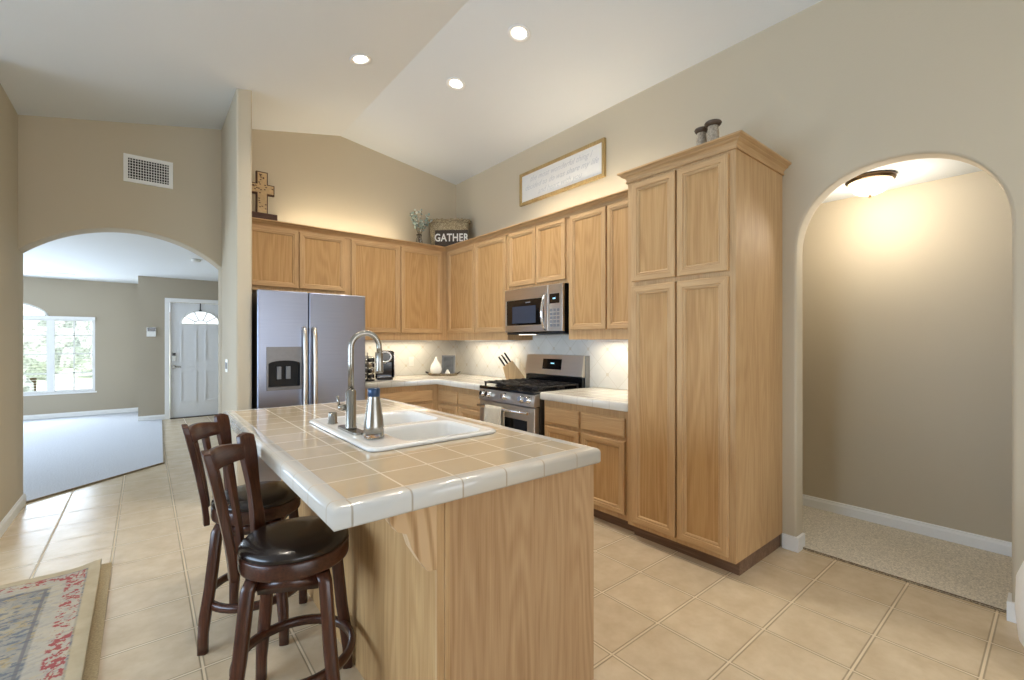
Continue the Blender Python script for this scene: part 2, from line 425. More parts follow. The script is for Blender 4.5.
# faces: a door/drawer front on plane. facing '-x' (front looks to -x, runs along y) or '-y' (runs along x) or '+x'
def front_bm(facing, pos, a0, a1, z0, z1, th=.022, fw=.055, drawer=False):
    bm = bmesh.new()
    if drawer: rings = ((0, 0), (0, th - .008), (.004, th - .004), (.012, th), )
    else:
        rings = ((0, 0), (0, th - .006), (.005, th), (fw - .021, th), (fw - .018, th - .005), (fw - .010, th - .004), (fw - .003, th - .008), (fw, th - .014))
    sgn = -1 if facing[0] == '-' else 1
    def P3(a, z, d):
        return (pos + sgn * d, a, z) if facing[1] == 'x' else (a, pos + sgn * d, z)
    R = []
    for ins, d in rings:
        R.append([bm.verts.new(P3(a, z, d)) for a, z in ((a0 + ins, z0 + ins), (a1 - ins, z0 + ins), (a1 - ins, z1 - ins), (a0 + ins, z1 - ins))])
    for k, (p, q) in enumerate(zip(R, R[1:])):
        for i in range(4):
            f = bm.faces.new((p[i], p[(i + 1) % 4], q[(i + 1) % 4], q[i]))
            f.material_index = 1 if (i % 2 == 0 or drawer) else 0
    f = bm.faces.new(R[-1]); f.material_index = 1 if drawer else 2
    bm.faces.new(R[0][::-1])
    return bm
def front(name, parent, facing, pos, a0, a1, z0, z1, drawer=False, fw=.055):
    hm = M['oak_y'] if facing[1] == 'x' else M['oak_x']
    return obj(name, front_bm(facing, pos, a0, a1, z0, z1, drawer=drawer, fw=fw), [M['oak_z'], hm, M['oak_panel']], parent)

# ------------------------------------------------------------------ room shell
XR, YB = 3.324, 5.30
def zc(x): return 3.763 - .21 * (1.753 - x) if x < 1.753 else 3.763 - .142 * (x - 1.753)
# floors
struct('floor', B((-3.72, 3.45, -6.62, 5.62, -.1, 0), (-3.72, 1.57, 5.62, 11.62, -.1, 0), (3.45, 4.41, -1.62, 3.02, -.1, 0)), M['floor'])
carp = prism([(-3.6, 5.6), (-.80, 5.6), (.165, 6.46), (.235, 9.93), (.235, 10.1), (-.09, 10.1), (-.09, 11.5), (-3.6, 11.5)], [], 'z', .0, .012)
o = struct('floor_carpet', carp, plain('front_room_carpet', lin(206, 209, 216), 1, var=.2, vs=90, bmp=.9, spec=.1))
struct('floor_carpet_hall', B((3.40, 4.288, -1.5, 2.9, 0, .012)), M['carpet'])
# ceiling (vault) and lower ceilings
struct('ceiling', prism([(-3.72, zc(-3.72)), (1.753, zc(1.753)), (3.45, zc(3.45)), (3.45, zc(3.45) + .1), (1.753, 3.863), (-3.72, zc(-3.72) + .1)], [], 'y', -6.62, 5.62), M['ceil'])
struct('ceiling_front_room', B((-3.72, 1.57, 5.60, 11.62, 2.52, 2.62)), M['ceil_far'])
struct('ceiling_hall', B((3.44, 4.41, -1.62, 3.02, 2.51, 2.61)), M['ceil'])
# right wall with the hall arch
arch = []
for i in range(33):
    t = PI * i / 32; cs, sn = math.cos(t), math.sin(t); e = 2 / 2.25
    arch.append((.64 + .475 * math.copysign(abs(cs) ** e, cs), 1.95 + .485 * abs(sn) ** e))
zr = zc(XR) + .06
right_poly = [(-6.5, 0), (.165, 0)] + arch[::-1] + [(1.115, 0), (YB + .12, 0), (YB + .12, zr), (-6.5, zr)]
o = struct('wall_right', prism(right_poly, [], 'x', XR, XR + .125), M['wall'])
md = o.modifiers.new('rounded_corners', 'BEVEL'); md.width = .016; md.segments = 3; md.limit_method = 'ANGLE'; md.angle_limit = .9
# back wall (kitchen gable)
struct('wall_back', prism([(.66, 0), (XR + .06, 0), (XR + .06, zc(XR) + .05), (1.753, 3.80), (.66, zc(.66) + .05)], [], 'y', YB, YB + .14), M['wall'])
# pier between kitchen and entry
o = struct('wall_pier', prism([(.60, 0), (.717, 0), (.717, zc(.717) + .02), (.60, zc(.6) + .02)], [], 'y', 4.42, 5.62), M['wall'])
md = o.modifiers.new('rounded_corners', 'BEVEL'); md.width = .016; md.segments = 3; md.limit_method = 'ANGLE'; md.angle_limit = .9
# wall with wide arch into front room
R_ = (.6975 ** 2 + .275 ** 2) / (2 * .275); cz = 2.13 + .275 - R_
seg_arc = []
a_ = math.asin(.6975 / R_)
for i in range(25):
    t = -a_ + 2 * a_ * i / 24
    seg_arc.append((-.1025 + R_ * math.sin(t), cz + R_ * math.cos(t)))
poly = [(-.92, 0), (-.80, 0)] + seg_arc + [(.595, 0), (.66, 0), (.66, zc(.66) + .04), (-.92, zc(-.92) + .04)]
o = struct('wall_arch', prism(poly, [], 'y', 5.38, 5.60), M['wall'])
md = o.modifiers.new('rounded_corners', 'BEVEL'); md.width = .014; md.segments = 3; md.limit_method = 'ANGLE'; md.angle_limit = .9
struct('wall_left', prism([(4.4, 0), (5.385, 0), (5.385, zc(-.8) + .03), (4.4, zc(-.8) + .03)], [], 'x', -.92, -.80), M['wall'])
struct('wall_left_return', prism([(-3.7, 0), (-.921, 0), (-.921, zc(-.92) + .03), (-3.7, zc(-3.7) + .03)], [], 'y', 4.4, 4.52), M['wall'])
# family room behind the camera
struct('wall_west', prism([(-6.5, 0), (4.5, 0), (4.5, 2.75), (-6.5, 2.75)], [[(.4, .6), (4.0, .6), (4.0, 2.2), (.4, 2.2)]], 'x', -3.72, -3.6), M['wall'])
struct('wall_south', prism([(-3.7, 0), (3.45, 0), (3.45, zc(3.4) + .02), (1.753, 3.79), (-3.7, zc(-3.7) + .02)], [[(-2.1, .05), (2.9, .05), (2.9, 2.4), (-2.1, 2.4)]], 'y', -6.62, -6.5), M['wall'])
# front room
warch = [(-2.15 + .82 * math.cos(PI * i / 16), 1.83 + .30 * math.sin(PI * i / 16)) for i in range(17)]
struct('wall_far', prism([(-3.7, 0), (0.03, 0), (0.03, 2.56), (-3.7, 2.56)], [[(-3.55, .455), (-.724, .455), (-.724, 1.83)] + warch + [(-3.55, 1.83)]], 'y', 11.5, 11.62), M['wall_far'])
struct('wall_entry', prism([(-.09, 0), (.345, 0), (.345, 2.09), (1.27, 2.09), (1.27, 0), (1.57, 0), (1.57, 2.56), (-.09, 2.56)], [], 'y', 10.1, 10.22), M['wall_far'])
struct('wall_entry_side', B((-.09, .03, 10.22, 11.5, 0, 2.56)), M['wall_far'])
struct('wall_entry_right', B((1.45, 1.57, 5.44, 10.22, 0, 2.56)), M['wall_far'])
struct('wall_front_west', prism([(5.5, 0), (11.6, 0), (11.6, 2.56), (5.5, 2.56)], [[(7.2, .7), (9.6, .7), (9.6, 2.1), (7.2, 2.1)]], 'x', -3.72, -3.6), M['wall_far'])
struct('wall_front_south', B((-3.7, -.92, 5.48, 5.60, 0, 2.56)), M['wall_far'])
struct('wall_front_back', B((.66, 1.5, 5.44, 5.56, 0, 2.56)), M['wall_far'])
# hall
struct('wall_hall', B((4.288, 4.41, -1.62, 3.02, 0, 2.56)), M['wall'])
struct('wall_hall_north', B((3.44, 4.3, 2.9, 3.02, 0, 2.56)), M['wall'])
struct('wall_hall_south', B((3.44, 4.3, -1.62, -1.5, 0, 2.56)), M['wall'])
# baseboards
def base_run(name, axis, p, d, a0, a1, h=.09, t=.014, z=0.0):
    prof = [(0, 0), (t, 0), (t, h * .72), (t * .55, h * .86), (t * .5, h * .95), (0, h)]
    bm = bmesh.new()
    if axis == 'x': add_prism(bm, [(p + d * q, z + w) for q, w in prof], [], 'y', a0, a1)   # runs along y
    else:
        pts = [(p + d * q, z + w) for q, w in prof]; add_prism(bm, pts, [], 'x', a0, a1)
    return struct(name, bm, M['white'])
base_run('baseboard_hall', 'x', 4.288, -1, -1.5, 2.9, .10, .016)
base_run('baseboard_left', 'x', -.80, 1, 4.4, 5.615)
base_run('baseboard_far', 'y', 11.5, -1, -3.6, -.09)
base_run('baseboard_entry', 'y', 10.1, -1, -.09, .275)
base_run('baseboard_front_south', 'y', 5.60, 1, -3.6, -.80)
base_run('baseboard_right', 'x', XR, -1, -6.5, .165)
base_run('baseboard_south', 'y', -6.5, 1, -3.6, 3.3)
# little wrapped pieces at the hall arch, and the arch end on the left
struct('baseboard_arch_left', prism([(XR - .016, 1.099), (XR + .11, 1.099), (XR + .11, 1.116), (XR + .001, 1.116), (XR + .001, 1.196), (XR - .016, 1.196)], [], 'z', 0, .095), M['white'])
struct('baseboard_arch_right', prism([(XR - .017, .10), (XR + .001, .10), (XR + .001, .164), (XR + .11, .164), (XR + .11, .181), (XR - .017, .181)], [], 'z', 0, .095), M['white'])
# threshold strips where tile meets carpet
struct('trim_1', B((3.393, 3.399, .18, 1.10, 0, .013)), M['traymat'])
struct('trim_2', prism([(-.80, 5.585), (.172, 6.452), (.244, 9.93), (.232, 9.93), (.160, 6.462), (-.80, 5.605)], [], 'z', 0, .015), M['traymat'])

# ------------------------------------------------------------------ windows
def frame_rect(axis, p0, p1, a0, a1, z0, z1, w):
    bm = bmesh.new(); outer = [(a0, z0), (a1, z0), (a1, z1), (a0, z1)]
    inner = [(a0 + w, z0 + w), (a1 - w, z0 + w), (a1 - w, z1 - w), (a0 + w, z1 - w)]
    add_prism(bm, outer, [inner], axis, p0, p1); return bm
w1 = struct('window_1', frame_rect('y', 11.51, 11.57, -3.55, -.724, .455, 1.80, .04), M['white'])
obj('window_sill', B((-3.57, -.70, 11.47, 11.52, .43, .455)), M['white'], w1)
obj('transom_bar', B((-3.55, -.72, 11.46, 11.56, 1.78, 1.84)), M['white'], w1)
for x in (-1.31, -2.98):
    obj('mullion', B((x - .05, x + .05, 11.49, 11.56, .47, 1.79)), M['white'], w1)
gb = bmesh.new()
for x in (-1.01,): add_box(gb, x - .009, x + .009, 11.53, 11.55, .47, 1.79)
for x in (-1.72, -2.15, -2.57): add_box(gb, x - .009, x + .009, 11.53, 11.55, .47, 1.79)
for z in (.81, 1.16, 1.50): add_box(gb, -3.5, -.75, 11.53, 11.55, z - .009, z + .009)
obj('muntins', gb, M['white'], w1)
bl = bmesh.new()
for i in range(26):
    z = .50 + i * .049
    add_box(bl, -3.5, -.77, 11.495, 11.515, z, z + .004)
obj('blind_slats', bl, M['plastic'], w1)
obj('glass_pane', B((-3.52, -.74, 11.575, 11.58, .47, 2.12)), M['glass'], w1)
af = bmesh.new()
pts = [(-2.15 + .80 * math.cos(PI * i / 16), 11.54, 1.83 + .29 * math.sin(PI * i / 16)) for i in range(17)]
add_tube(af, pts, .022, seg=6)
obj('arch_frame', af, M['white'], w1)
w2 = struct('window_2', frame_rect('x', -3.70, -3.64, .4, 4.0, .6, 2.2, .05), M['white'])
obj('mullion', B((-3.69, -3.65, 2.17, 2.23, .65, 2.15)), M['white'], w2)
w3 = struct('window_3', frame_rect('y', -6.60, -6.54, -2.1, 2.9, .05, 2.4, .06), M['white'])
obj('mullion', B((.35, .45, -6.59, -6.55, .1, 2.35)), M['white'], w3)
w4 = struct('window_4', frame_rect('x', -3.70, -3.64, 7.2, 9.6, .7, 2.1, .05), M['white'])

# ------------------------------------------------------------------ front door
d1 = struct('door_1', None or B((.352, 1.262, 10.13, 10.17, .012, 2.083), bev=.003), M['doorwhite'])
def panel_ring(bm, a0, a1, z0, z1, y, w=.02):
    for (x0, x1, zz0, zz1) in ((a0, a1, z0, z0 + w), (a0, a1, z1 - w, z1), (a0, a0 + w, z0 + w, z1 - w), (a1 - w, a1, z0 + w, z1 - w)):
        add_box(bm, x0, x1, y - .012, y + .002, zz0, zz1)
pb = bmesh.new()
for a0, a1 in ((.50, .74), (.87, 1.11)):
    panel_ring(pb, a0, a1, 1.02, 1.60, 10.13); panel_ring(pb, a0, a1, .28, .84, 10.13)
obj('raised_panels', pb, M['doorwhite'], d1)
fan = [(.805 + .30 * math.cos(PI * i / 20), 1.70 + .245 * math.sin(PI * i / 20)) for i in range(21)]
fr = bmesh.new(); add_tube(fr, [(x, 10.125, z) for x, z in fan] , .014, seg=6); add_box(fr, .50, 1.11, 10.112, 10.13, 1.686, 1.714)
for a in (35, 70, 110, 145):
    t = math.radians(a); add_tube(fr, [(.805 + .1 * math.cos(t), 10.122, 1.70 + .08 * math.sin(t)), (.805 + .29 * math.cos(t), 10.122, 1.70 + .24 * math.sin(t))], .010, seg=6)
add_tube(fr, [(.805 + .1 * math.cos(PI * i / 12), 10.122, 1.70 + .08 * math.sin(PI * i / 12)) for i in range(13)], .010, seg=6)
obj('fanlight_frame', fr, M['plastic'], d1)
m, n, b = nt('fanlight_daylight_glow'); b.inputs['Base Color'].default_value = (.9, .95, 1, 1); b.inputs['Emission Color'].default_value = (.88, .95, 1, 1); b.inputs['Emission Strength'].default_value = 1.1; M['fanglass'] = m  # pane emits by itself, standing in for daylight through the door
obj('fanlight_glass', prism(fan, [], 'y', 10.126, 10.129), M['fanglass'], d1)
cs = bmesh.new()
add_box(cs, .275, .345, 10.085, 10.105, 0, 2.16); add_box(cs, 1.27, 1.34, 10.085, 10.105, 0, 2.16); add_box(cs, .345, 1.27, 10.085, 10.105, 2.09, 2.16)
obj('casing', cs, M['white'], d1)
lk = obj('smart_lock', B((.375, .435, 10.10, 10.13, 1.03, 1.19), bev=.008), M['plastic'], d1)
obj('keypad_screen', B((.380, .430, 10.095, 10.101, 1.13, 1.18)), M['black'], d1)
hb = bmesh.new(); add_lathe(hb, [(.03, 0), (.03, .012)], (.405, 10.12, .93), M4=Matrix.Rotation(PI / 2, 4, 'X'))
add_tube(hb, [(.405, 10.12, .93), (.405, 10.075, .93), (.43, 10.07, .93), (.51, 10.07, .925)], .010)
obj('lever_handle', hb, M['nickel'], d1)
obj('threshold', B((.35, 1.265, 10.07, 10.16, 0, .012)), M['oldpaint'], d1)
tag(obj('wreath_hanger', B((.790, .806, 10.118, 10.124, 1.96, 2.09), (.776, .820, 10.10, 10.128, 1.948, 1.962)), M['blackmat']), 'small dark wreath hook hanging over the top of the white front door', 'hook')
t = thing('alarm_keypad', 'white alarm keypad with black screen on the wall left of the front door', 'keypad', (.09, 10.1, 1.55))
obj('housing', B((.025, .155, 10.075, 10.099, 1.47, 1.63), bev=.008), M['plastic'], t); obj('screen', B((.035, .145, 10.068, 10.076, 1.565, 1.622)), M['black'], t)
tag(obj('smoke_detector', lathe([(.0, 0), (.05, 0), (.06, .012), (.06, .03)], (.55, 7.6, 2.488)), M['plastic']), 'small round white smoke detector on the front room ceiling', 'smoke detector')
t = thing('ceiling_vent', 'thin white air register on the front room ceiling', 'vent', (-1.1, 10.6, 2.52))
obj('grille_frame', B((-1.28, -.92, 10.52, 10.68, 2.508, 2.519)), M['vent'], t)

# ------------------------------------------------------------------ outdoors, seen through front window
struct('ground', B((-30, 30, 11.62, 60, -.3, -.15)), M['grass'])
struct('ground_path', B((-12, 10, 19, 23, -.149, -.14)), M['conc'])
def blob(bm, c, r, s=1.0, sub=3):
    q = bmesh.ops.create_icosphere(bm, subdivisions=sub, radius=1)
    for v in q['verts']:
        k = 1 + .22 * math.sin(9 * v.co.x + 3 * c[0]) * math.cos(8 * v.co.y) + .15 * random.random()
        v.co = Vector((c[0] + v.co.x * r[0] * k, c[1] + v.co.y * r[1] * k, c[2] + v.co.z * r[2] * k))
for k, (c, r, lab) in enumerate((((-2.9, 14.4, .25), (.9, .5, .6), 'low clipped shrub below the front window at its left'),
                               ((-2.3, 17.2, 1.5), (1.0, .8, 1.0), 'grey green tree crown outside the left panes of the front window'),
                               ((-1.65, 26.5, 1.2), (.9, .8, 1.1), 'round shrub across the street seen between the window panes'))):
    t = thing('garden_shrub' if k != 1 else 'garden_tree', lab, 'shrub' if k != 1 else 'tree', (c[0], c[1], -.15))
    bm = bmesh.new(); blob(bm, c, r); obj('foliage', bm, M['bush'], t)
    obj('trunk', tube([(c[0], c[1], -.15), (c[0] + .05, c[1], c[2])], [.07, .05], seg=8), M['stemm'], t)
t = thing('neighbour_house', 'pale stucco house with a grey roof across the street', 'house', (-3.0, 36, -.15))
obj('wall', B((-7.5, 1.5, 36, 44, -.15, 2.7)), M['stucco'], t)
obj('roof', prism([(-8, 2.7), (2, 2.7), (-.5, 4.4), (-5.5, 4.4)], [], 'y', 35.4, 44.5), M['rooft'], t)
obj('garage_door', B((-4.5, -1.6, 35.93, 36.02, -.1, 2.1)), M['doorwhite'], t)

# ------------------------------------------------------------------ upper cabinets
XU, YU = 2.975, 4.963     # face-frame planes
ZL, ZT = 1.40, 2.52
def cabinet(name, label, boxes, loc, toe=None):
    t = thing(name, label, 'cabinet', loc)
    obj('body', B(*boxes), M['oak_z'], t)
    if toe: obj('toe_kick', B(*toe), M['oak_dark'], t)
    return t
t = cabinet('wall_cabinet', 'short two door oak cabinet above the refrigerator', [(.722, 1.735, YU, YB - .004, 1.885, ZT)], (1.22, 5.1, 1.885))
front('door', t, '-y', YU, .752, 1.213, 1.925, 2.505); front('door', t, '-y', YU, 1.227, 1.690, 1.925, 2.505)
t = cabinet('wall_cabinet', 'tall two door oak wall cabinet between the refrigerator and the corner', [(1.737, 2.973, YU, YB - .004, ZL, ZT)], (2.3, 5.1, ZL))
front('door', t, '-y', YU, 1.755, 2.330, 1.485, 2.505); front('door', t, '-y', YU, 2.345, 2.895, 1.485, 2.505)
t = cabinet('wall_cabinet', 'two door oak wall cabinet left of the microwave, beside the corner', [(XU, XR - .004, 3.716, YB - .005, ZL, ZT)], (3.15, 4.4, ZL))
front('door', t, '-x', XU, 3.735, 4.310, 1.485, 2.505); front('door', t, '-x', XU, 4.325, 4.905, 1.485, 2.505)
t = cabinet('wall_cabinet', 'short two door oak cabinet directly above the microwave', [(XU, XR - .004, 2.838, 3.708, 1.918, ZT)], (3.15, 3.27, 1.918))
front('door', t, '-x', XU, 2.865, 3.258, 1.948, 2.505); front('door', t, '-x', XU, 3.270, 3.680, 1.948, 2.505)
t = cabinet('wall_cabinet', 'two door oak wall cabinet between the microwave and the tall pantry', [(XU, XR - .004, 1.952, 2.834, ZL, ZT)], (3.15, 2.4, ZL))
front('door', t, '-x', XU, 1.975, 2.385, 1.485, 2.505); front('door', t, '-x', XU, 2.40, 2.805, 1.485, 2.505)
# cornice: profile swept along an L
def sweep_cornice(path, prof, closed=False):
    """path of (x,y) with outward offset directions; prof of (out, z)"""
    bm = bmesh.new(); rows = []
    for (x, y), (ox, oy) in path:
        rows.append([bm.verts.new((x + ox * q, y + oy * q, z)) for q, z in prof])
    for (a, b_), (pa, pb) in zip(zip(rows, rows[1:]), zip(path, path[1:])):
        for i in range(len(prof)):
            j = (i + 1) % len(prof); f = bm.faces.new((a[i], a[j], b_[j], b_[i]))
            f.material_index = 1 if abs(pa[0][1] - pb[0][1]) > abs(pa[0][0] - pb[0][0]) else 0
    bm.faces.new(rows[0]); bm.faces.new(rows[-1][::-1])
    return bm
def corn(z0, z1, out):
    h = z1 - z0
    return [(-.0, z0), (.012, z0), (.012, z0 + .14 * h), (.006, z0 + .20 * h), (.010, z0 + .36 * h), (out * .36, z0 + .52 * h), (out * .66, z0 + .62 * h), (out * .70, z0 + .68 * h), (out * .60, z0 + .72 * h), (out * .84, z0 + .80 * h), (out, z0 + .86 * h), (out, z1), (-.0, z1)]
bm = sweep_cornice([((.722, YU), (0, -1)), ((XU, YU), (-1, -1)), ((XU, 1.955), (-1, 0))], corn(2.505, 2.572, .058))
add_box(bm, .722, XR - .004, YU, YB - .004, 2.522, 2.548); add_box(bm, XU, XR - .004, 1.955, YU, 2.522, 2.548)
tag(obj('cornice_moulding', bm, [M['oak_x'], M['oak_y']]), 'oak crown moulding running along the tops of the wall cabinets', 'moulding')

# ------------------------------------------------------------------ pantry
XP = 2.643; Y0, Y1 = 1.198, 1.946
t = cabinet('pantry_cabinet', 'floor to upper wall tall oak pantry beside the hall arch', [(XP, XR - .003, Y0, Y1, .095, 2.53)], (2.98, 1.57, 0),
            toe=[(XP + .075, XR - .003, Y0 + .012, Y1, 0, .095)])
front('door', t, '-x', XP, 1.236, 1.560, .125, 1.765, fw=.062); front('door', t, '-x', XP, 1.572, 1.905, .125, 1.765, fw=.062)
front('door', t, '-x', XP, 1.236, 1.560, 1.795, 2.478, fw=.062); front('door', t, '-x', XP, 1.572, 1.905, 1.795, 2.478, fw=.062)
bm = sweep_cornice([((XR - .003, Y0), (0, -1)), ((XP, Y0), (-1, -1)), ((XP, Y1), (-1, 1)), ((XU - .062, Y1), (0, 1))], corn(2.495, 2.567, .055))
add_box(bm, XP, XR - .003, Y0, Y1, 2.53, 2.552)
obj('cornice', bm, [M['oak_x'], M['oak_y']], t)

# ------------------------------------------------------------------ base cabinets and counters
XB, YBs = 2.68, 4.665
CT = .95
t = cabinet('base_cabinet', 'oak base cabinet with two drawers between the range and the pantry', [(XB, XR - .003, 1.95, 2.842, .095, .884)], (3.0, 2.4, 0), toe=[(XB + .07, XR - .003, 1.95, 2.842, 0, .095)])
for a0, a1 in ((1.993, 2.405), (2.432, 2.822)):
    front('drawer', t, '-x', XB, a0, a1, .690, .825, drawer=True); front('door', t, '-x', XB, a0, a1, .135, .662)
t = cabinet('base_cabinet', 'oak base cabinet with two drawers left of the range, in the corner', [(XB, XR - .003, 3.716, YB - .003, .095, .884)], (3.0, 4.4, 0), toe=[(XB + .07, XR - .003, 3.716, YB - .003, 0, .095)])
for a0, a1 in ((3.745, 4.185), (4.225, 4.625)):
    front('drawer', t, '-x', XB, a0, a1, .690, .825, drawer=True); front('door', t, '-x', XB, a0, a1, .135, .662)
t = cabinet('base_cabinet', 'oak base cabinet with one wide drawer beside the refrigerator', [(1.80, XB - .003, YBs, YB - .003, .095, .884)], (2.2, 5.0, 0), toe=[(1.80, XB - .003, YBs + .07, YB - .003, 0, .095)])
front('drawer', t, '-y', YBs, 1.83, 2.60, .690, .825, drawer=True)
front('door', t, '-y', YBs, 1.83, 2.21, .135, .662); front('door', t, '-y', YBs, 2.225, 2.60, .135, .662)

def edge_solid(poly, zb, zt, r=.014):
    """counter slab with rounded upper edge; poly ccw (x,y)"""
    bm = bmesh.new(); add_prism(bm, poly, [], 'z', zb, zt)
    bm.edges.ensure_lookup_table()
    top = [e for e in bm.edges if len(e.link_faces) == 2 and all(abs(v.co.z - zt) < 1e-6 for v in e.verts) and any(abs(f.normal.z) < .3 for f in e.link_faces)]
    return bm
def counter(poly, zb, zt, rad=.016):
    bm = bmesh.new(); n_ = len(poly)
    area2 = sum(poly[i][0] * poly[(i + 1) % n_][1] - poly[(i + 1) % n_][0] * poly[i][1] for i in range(n_))
    assert area2 > 0
    def inset(d):
        out = []
        for i in range(n_):
            p0, p1, p2 = Vector(poly[i - 1]), Vector(poly[i]), Vector(poly[(i + 1) % n_])
            e1, e2 = (p1 - p0).normalized(), (p2 - p1).normalized()
            n1, n2 = Vector((-e1.y, e1.x)), Vector((-e2.y, e2.x))
            out.append(p1 + (n1 + n2) * (d / (1 + n1.dot(n2))))
        return out
    prof = [(.004, zb), (0, zb + .006)] + [(rad * (1 - math.cos(t)), zt - rad + rad * math.sin(t)) for t in (0, .4, .8, 1.2, PI / 2)] + [(.052, zt), (.054, zt - .001)]
    rows = [[bm.verts.new((p.x, p.y, z)) for p in inset(d)] for d, z in prof]
    for a, b_ in zip(rows, rows[1:]):
        for i in range(n_):
            j = (i + 1) % n_; f = bm.faces.new((a[i], a[j], b_[j], b_[i])); f.smooth = True
            e = Vector(poly[j]) - Vector(poly[i]); f.material_index = 1 if abs(e.x) > abs(e.y) else 2
    for row in (rows[0], rows[-1]):
        tr = tessellate_polygon([[Vector((v.co.x, v.co.y, 0)) for v in row]])
        for q in tr: bm.faces.new([row[i] for i in q]).material_index = 0
    return bm
XC, YC = 2.632, 4.617
def add_splash():
    pass
bm = counter([(1.80, YC), (XC, YC), (XC, 3.716), (XR - .002, 3.716), (XR - .002, YB - .002), (1.80, YB - .002)], .885, CT)
tag(obj('countertop', bm, [M['wtile'], M['wtile_edge'], M['wtile_edge']]), 'L shaped white tile countertop running from the refrigerator round the corner to the range', 'countertop')
bm = counter([(XC, 1.95), (XR - .002, 1.95), (XR - .002, 2.846), (XC, 2.846)], .885, CT)
tag(obj('countertop', bm, [M['wtile'], M['wtile_edge'], M['wtile_edge']]), 'short white tile countertop between the range and the pantry', 'countertop')
struct('wall_tile_right', B((XR - .008, XR - .001, 1.948, YB - .009, .952, ZL)), M['splash_y'])
struct('wall_tile_range', B((XR - .0075, XR - .001, 2.84, 3.70, ZL, 1.48), (XR - .0075, XR - .001, 2.85, 3.712, .80, .952)), M['splash_y'])
struct('wall_tile_back', B((1.70, XR - .009, YB - .008, YB - .001, .952, ZL)), M['splash_x'])
# outlets
def outlet(x, y, z, ax, label):
    t = thing('outlet_plate', label, 'outlet', (x, y, z))
    if ax == 'y':
        obj('plate', B((x - .036, x + .036, y - .006, y, z - .058, z + .058), bev=.002), M['plastic'], t)
        for dz in (-.024, .024): obj('socket', B((x - .016, x + .016, y - .009, y - .005, z + dz - .014, z + dz + .014), bev=.002), M['plastic'], t)
    else:
        obj('plate', B((x - .006, x, y - .036, y + .036, z - .058, z + .058), bev=.002), M['plastic'], t)
        for dz in (-.024, .024): obj('socket', B((x - .009, x - .005, y - .016, y + .016, z + dz - .014, z + dz + .014), bev=.002), M['plastic'], t)
outlet(2.645, YB - .0085, 1.13, 'y', 'white outlet plate on the back splash tile right of the coffee maker')
outlet(XR - .0085, 3.96, 1.13, 'x', 'white outlet plate on the tile behind the knife block')
t = thing('light_switch', 'light switch plate on the side of the narrow pier near the archway', 'switch', (.6, 4.98, 1.155))
obj('plate', B((.594, .5995, 4.92, 5.04, 1.095, 1.215), bev=.002), M['plastic'], t)
for y in (4.955, 5.005): obj('rocker', B((.589, .595, y - .012, y + .012, 1.125, 1.185), bev=.001), M['greyplastic'], t)

# under-cabinet strip lights and over-cabinet rope lights
def strip(name, label, box, la, rot, sx, sy, p, col=(1, .86, .64)):
    t = thing(name, label, 'light', ((box[0] + box[1]) / 2, (box[2] + box[3]) / 2, box[4]))
    obj('housing', B(box), M['plastic'], t)
    o = area('strip_glow', la, rot, sx, sy, p, col); return t
strip('under_cabinet_light', 'white light bar under the cabinet beside the pantry', (3.14, 3.20, 2.05, 2.75, 1.384, 1.399), (3.17, 2.40, 1.380), (0, 0, 0), .05, .7, 2.6)
strip('under_cabinet_light', 'white light bar under the cabinet left of the microwave', (3.14, 3.20, 3.85, 4.80, 1.384, 1.399), (3.17, 4.35, 1.380), (0, 0, 0), .05, .9, 2.6)
strip('under_cabinet_light', 'white light bar under the cabinet on the back wall', (1.95, 2.85, 5.12, 5.18, 1.384, 1.399), (2.4, 5.15, 1.380), (0, 0, 0), .9, .05, 2.6)
strip('cabinet_top_light', 'hidden light bar on top of the back wall cabinets', (1.35, 2.25, 5.10, 5.16, 2.549, 2.57), (1.8, 5.13, 2.575), (PI, 0, 0), 1.3, .05, 5.5)
strip('cabinet_top_light', 'hidden light bar on top of the cabinets under the framed print', (3.12, 3.18, 2.1, 3.6, 2.549, 2.57), (3.15, 2.85, 2.575), (PI, 0, 0), .05, 1.4, 4.5)

# ------------------------------------------------------------------ refrigerator
t = thing('refrigerator', 'stainless side by side refrigerator with water dispenser', 'refrigerator', (1.21, 4.8, 0))
FX0, FX1, FS, FY = .745, 1.685, 1.156, 4.35
obj('cabinet_case', B((FX0 + .005, FX1 - .005, FY + .075, YB - .03, .02, 1.815)), M['darkgrey'], t)
obj('kick_grille', B((FX0 + .02, FX1 - .02, FY + .05, FY + .08, .01, .09)), M['blackmat'], t)
dl = bmesh.new(); add_prism(dl, [(FX0, .10), (FS - .004, .10), (FS - .004, 1.83), (FX0, 1.83)], [[(.825, .975), (1.085, .975), (1.085, 1.30), (.825, 1.30)]], 'y', FY, FY + .07)
dleft = obj('freezer_door', dl, M['steel'], t)
md = dleft.modifiers.new('soft_edge', 'BEVEL'); md.width = .010; md.segments = 3; md.limit_method = 'ANGLE'
dright = obj('fridge_door', B((FS + .004, FX1, FY, FY + .07, .10, 1.83), bev=.010), M['steel'], t)
def fhandle(x, par):
    pts = [(x, FY, 1.50), (x, FY - .03, 1.49), (x, FY - .048, 1.42), (x, FY - .06, 1.15), (x, FY - .06, .9), (x, FY - .048, .62), (x, FY - .03, .55), (x, FY, .54)]
    obj('handle', tube(pts, .020, seg=14), M['steel_h'], par)
fhandle(1.115, dleft); fhandle(1.200, dright)
bz = bmesh.new(); add_prism(bz, [(.812, .955), (1.098, .955), (1.098, 1.335), (.812, 1.335)], [[(.826, .985), (1.084, .985)] + [(.955 + .129 * math.cos(PI * i / 10), 1.185 + .03 * math.sin(PI * i / 10)) for i in range(11)]], 'y', FY - .012, FY + .005)
dp = obj('dispenser_bezel', bz, plain('dispenser_grey', lin(124, 122, 122), .35, .6), dleft)
